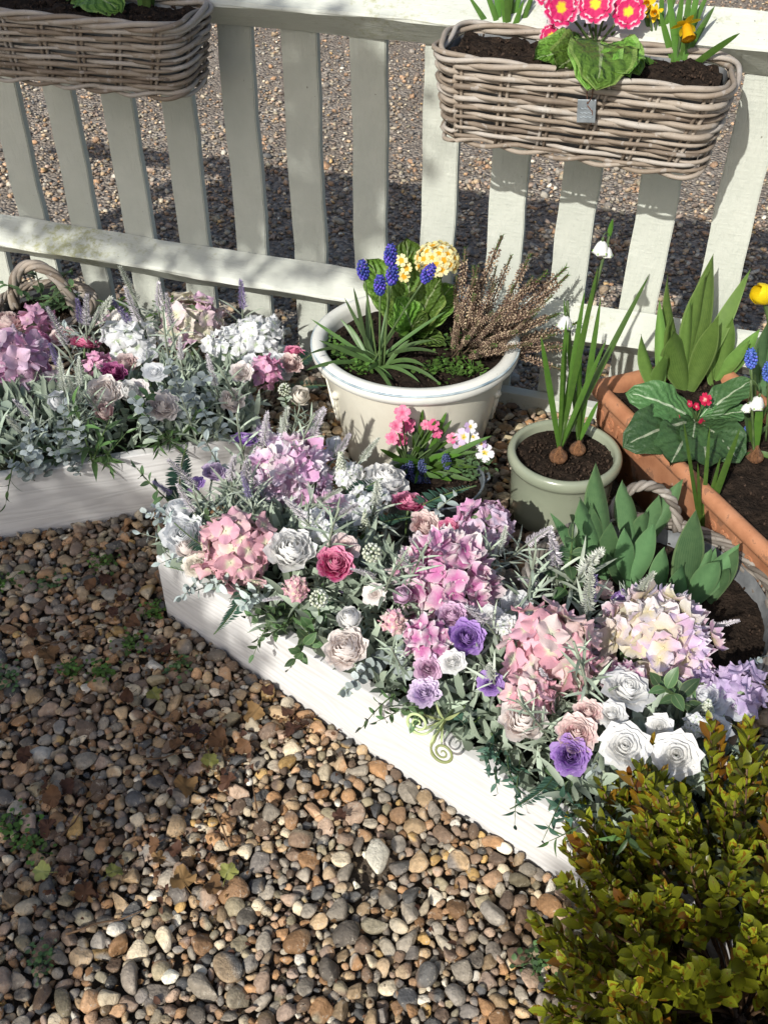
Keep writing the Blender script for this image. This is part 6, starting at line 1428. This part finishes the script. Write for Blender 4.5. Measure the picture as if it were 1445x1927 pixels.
# ------------------------------------------------------------------ litter on the gravel
def maple(seed):
    rr = random.Random(seed); n = 40; b = MB(); v = [(0, 0, 0)]; f = []
    for i in range(n):
        a = TAU*i/n; r = .62+(.2+.05*seed)*abs(math.cos((2.5 if seed % 2 else 1.5)*(a-PI/2)))**1.3*(1 if math.sin(a) > -.6 else .4)+rr.uniform(-.05, .05); x, y = r*math.cos(a), r*math.sin(a); v.append((x, y, .42*math.sin(x*2.2+seed)*math.cos(y*2.6)+.40*(x*x)+rr.uniform(-.12, .12)))
        w_ = (x*.5, y*.5, .18*math.sin(x*2.2+seed)*math.cos(y*2.6)+.10*x*x); v.append(w_)
    for i in range(n): o, p_, o2, p2 = 1+2*i, 2+2*i, 1+2*((i+1) % n), 2+2*((i+1) % n); f.append((0, p_, p2)); f.append((p_, o, o2, p2))
    b.add(v, f, [(q[0], min(1, math.hypot(q[0], q[1])), 0) for q in v]); b.add(*tube([(0, -.2, 0), (.1, -.8, .05), (.25, -1.3, .02)], .03, 4)); return b.mesh('leaf')
ML = [maple(i) for i in range(5)]; rr = random.Random(8)
spots = [(305, 1225), (335, 1240), (550, 1370), (570, 1360), (480, 1340), (100, 1500), (130, 1480), (90, 1555), (390, 1440), (350, 1480), (330, 1400), (360, 1375), (410, 1390), (300, 1615), (345, 1655), (330, 1600), (290, 1590), (60, 1190), (90, 1230), (160, 1200), (170, 1100), (200, 1090), (230, 1125), (430, 1470), (505, 1300), (460, 1405), (380, 1340), (120, 1640), (160, 1680), (90, 1470), (540, 1340), (215, 1150), (250, 1170), (640, 1535), (400, 1670), (240, 1310), (45, 1420)]
for i, (x, y) in enumerate(spots):
    P = G(x, y, .022)
    tag(obj('fallen_leaf', ML[i % 5], MATS['dead_leaf'], None, T(P) @ Euler((rr.uniform(-.6, .6), rr.uniform(-.6, .6), rr.uniform(0, 6))).to_matrix().to_4x4() @ SC(rr.uniform(.012, .021))), 'curled brown fallen leaf lying on the pebbles', 'leaf', 'brown fallen leaves on the gravel')
for (x, y) in ((80, 1640), (290, 1305), (215, 1640), (430, 1640), (395, 1430)): tag(obj('fallen_leaf', ML[1], MATS['yellow_leaf'], None, T(G(x, y, .024)) @ Euler((rr.uniform(-.4, .4), rr.uniform(-.4, .4), rr.uniform(0, 6))).to_matrix().to_4x4() @ SC(.017)), 'yellow green fallen leaf lying on the pebbles', 'leaf', 'yellow fallen leaves on the gravel')
for i, (x, y) in enumerate(((90, 1095), (195, 1060), (245, 1215), (340, 1255), (195, 1270), (60, 1590), (15, 1280), (20, 1555), (135, 1265), (75, 1810), (290, 1155), (5, 1100), (1010, 1815), (930, 1020))):
    weed_patch('small green weed seedling sprouting between the pebbles', [(x, y)], 30+i, .006, 60 if i != 9 else 45, .013 if i != 9 else .010, .009, 'weed_tuft', 'weed' if i % 3 else 'bamboo', .016); bpy.data.objects[[o.name for o in bpy.data.objects if o.name.startswith('weed_tuft')][-1]]
for o in bpy.data.objects:
    if o.get('label', '').startswith('small green weed'): o['group'] = 'weed seedlings in the gravel'
# crumbled leaf litter between the stones
rr = random.Random(77); b = MB(); l0 = lf(1, .6, 2, 3, .5, .6, .5, 1.2)
heaps = [(390, 1400, 60), (110, 1500, 55), (330, 1600, 50), (300, 1230, 45), (200, 1130, 60), (100, 1210, 55), (540, 1365, 40), (380, 1450, 50), (120, 1660, 50)]
for _ in range(900):
    if rr.random() < .72: hx, hy, hr = rr.choice(heaps); x, y = rr.gauss(hx, hr), rr.gauss(hy, hr*.6)
    else: x, y = rr.uniform(-20, 900), rr.uniform(1000, 1920)
    P = G(x, y, rr.uniform(.004, .02))
    if blocked(P, .01): continue
    x = rr.random(); b.add(l0[0], l0[1], [(w_[0], w_[1], x) for w_ in l0[2]], T(P) @ Euler((rr.uniform(-.9, .9), rr.uniform(-.9, .9), rr.uniform(0, 6))).to_matrix().to_4x4() @ SC(rr.uniform(.005, .016)))
tag(obj('leaf_litter', b.mesh(), MATS['dead_leaf']), 'crumbled brown leaf litter scattered between the pebbles', 'leaf litter', kind='stuff')
for i, (x, y, l, a) in enumerate(((130, 1200, .12, .5), (150, 1530, .09, 1.2), (330, 1420, .1, .2), (420, 1560, .07, 2), (200, 1735, .11, .3), (300, 1350, .09, 2.6), (60, 1330, .1, .9), (480, 1500, .06, 1.8))):
    P = G(x, y, .024); pts = [P+Vector((l*(k/6-.5)*math.cos(a), l*(k/6-.5)*math.sin(a), .004*math.sin(k*1.7+i))) for k in range(7)]
    b = MB(); b.add(*tube([q-P for q in pts], [.0018, .0017, .0016, .0014, .0012, .001, .0007], 5)); tag(obj('fallen_twig', b.mesh(), MATS['twig'], None, T(P)), 'thin brown twig lying across the pebbles', 'twig', 'twigs on the gravel')
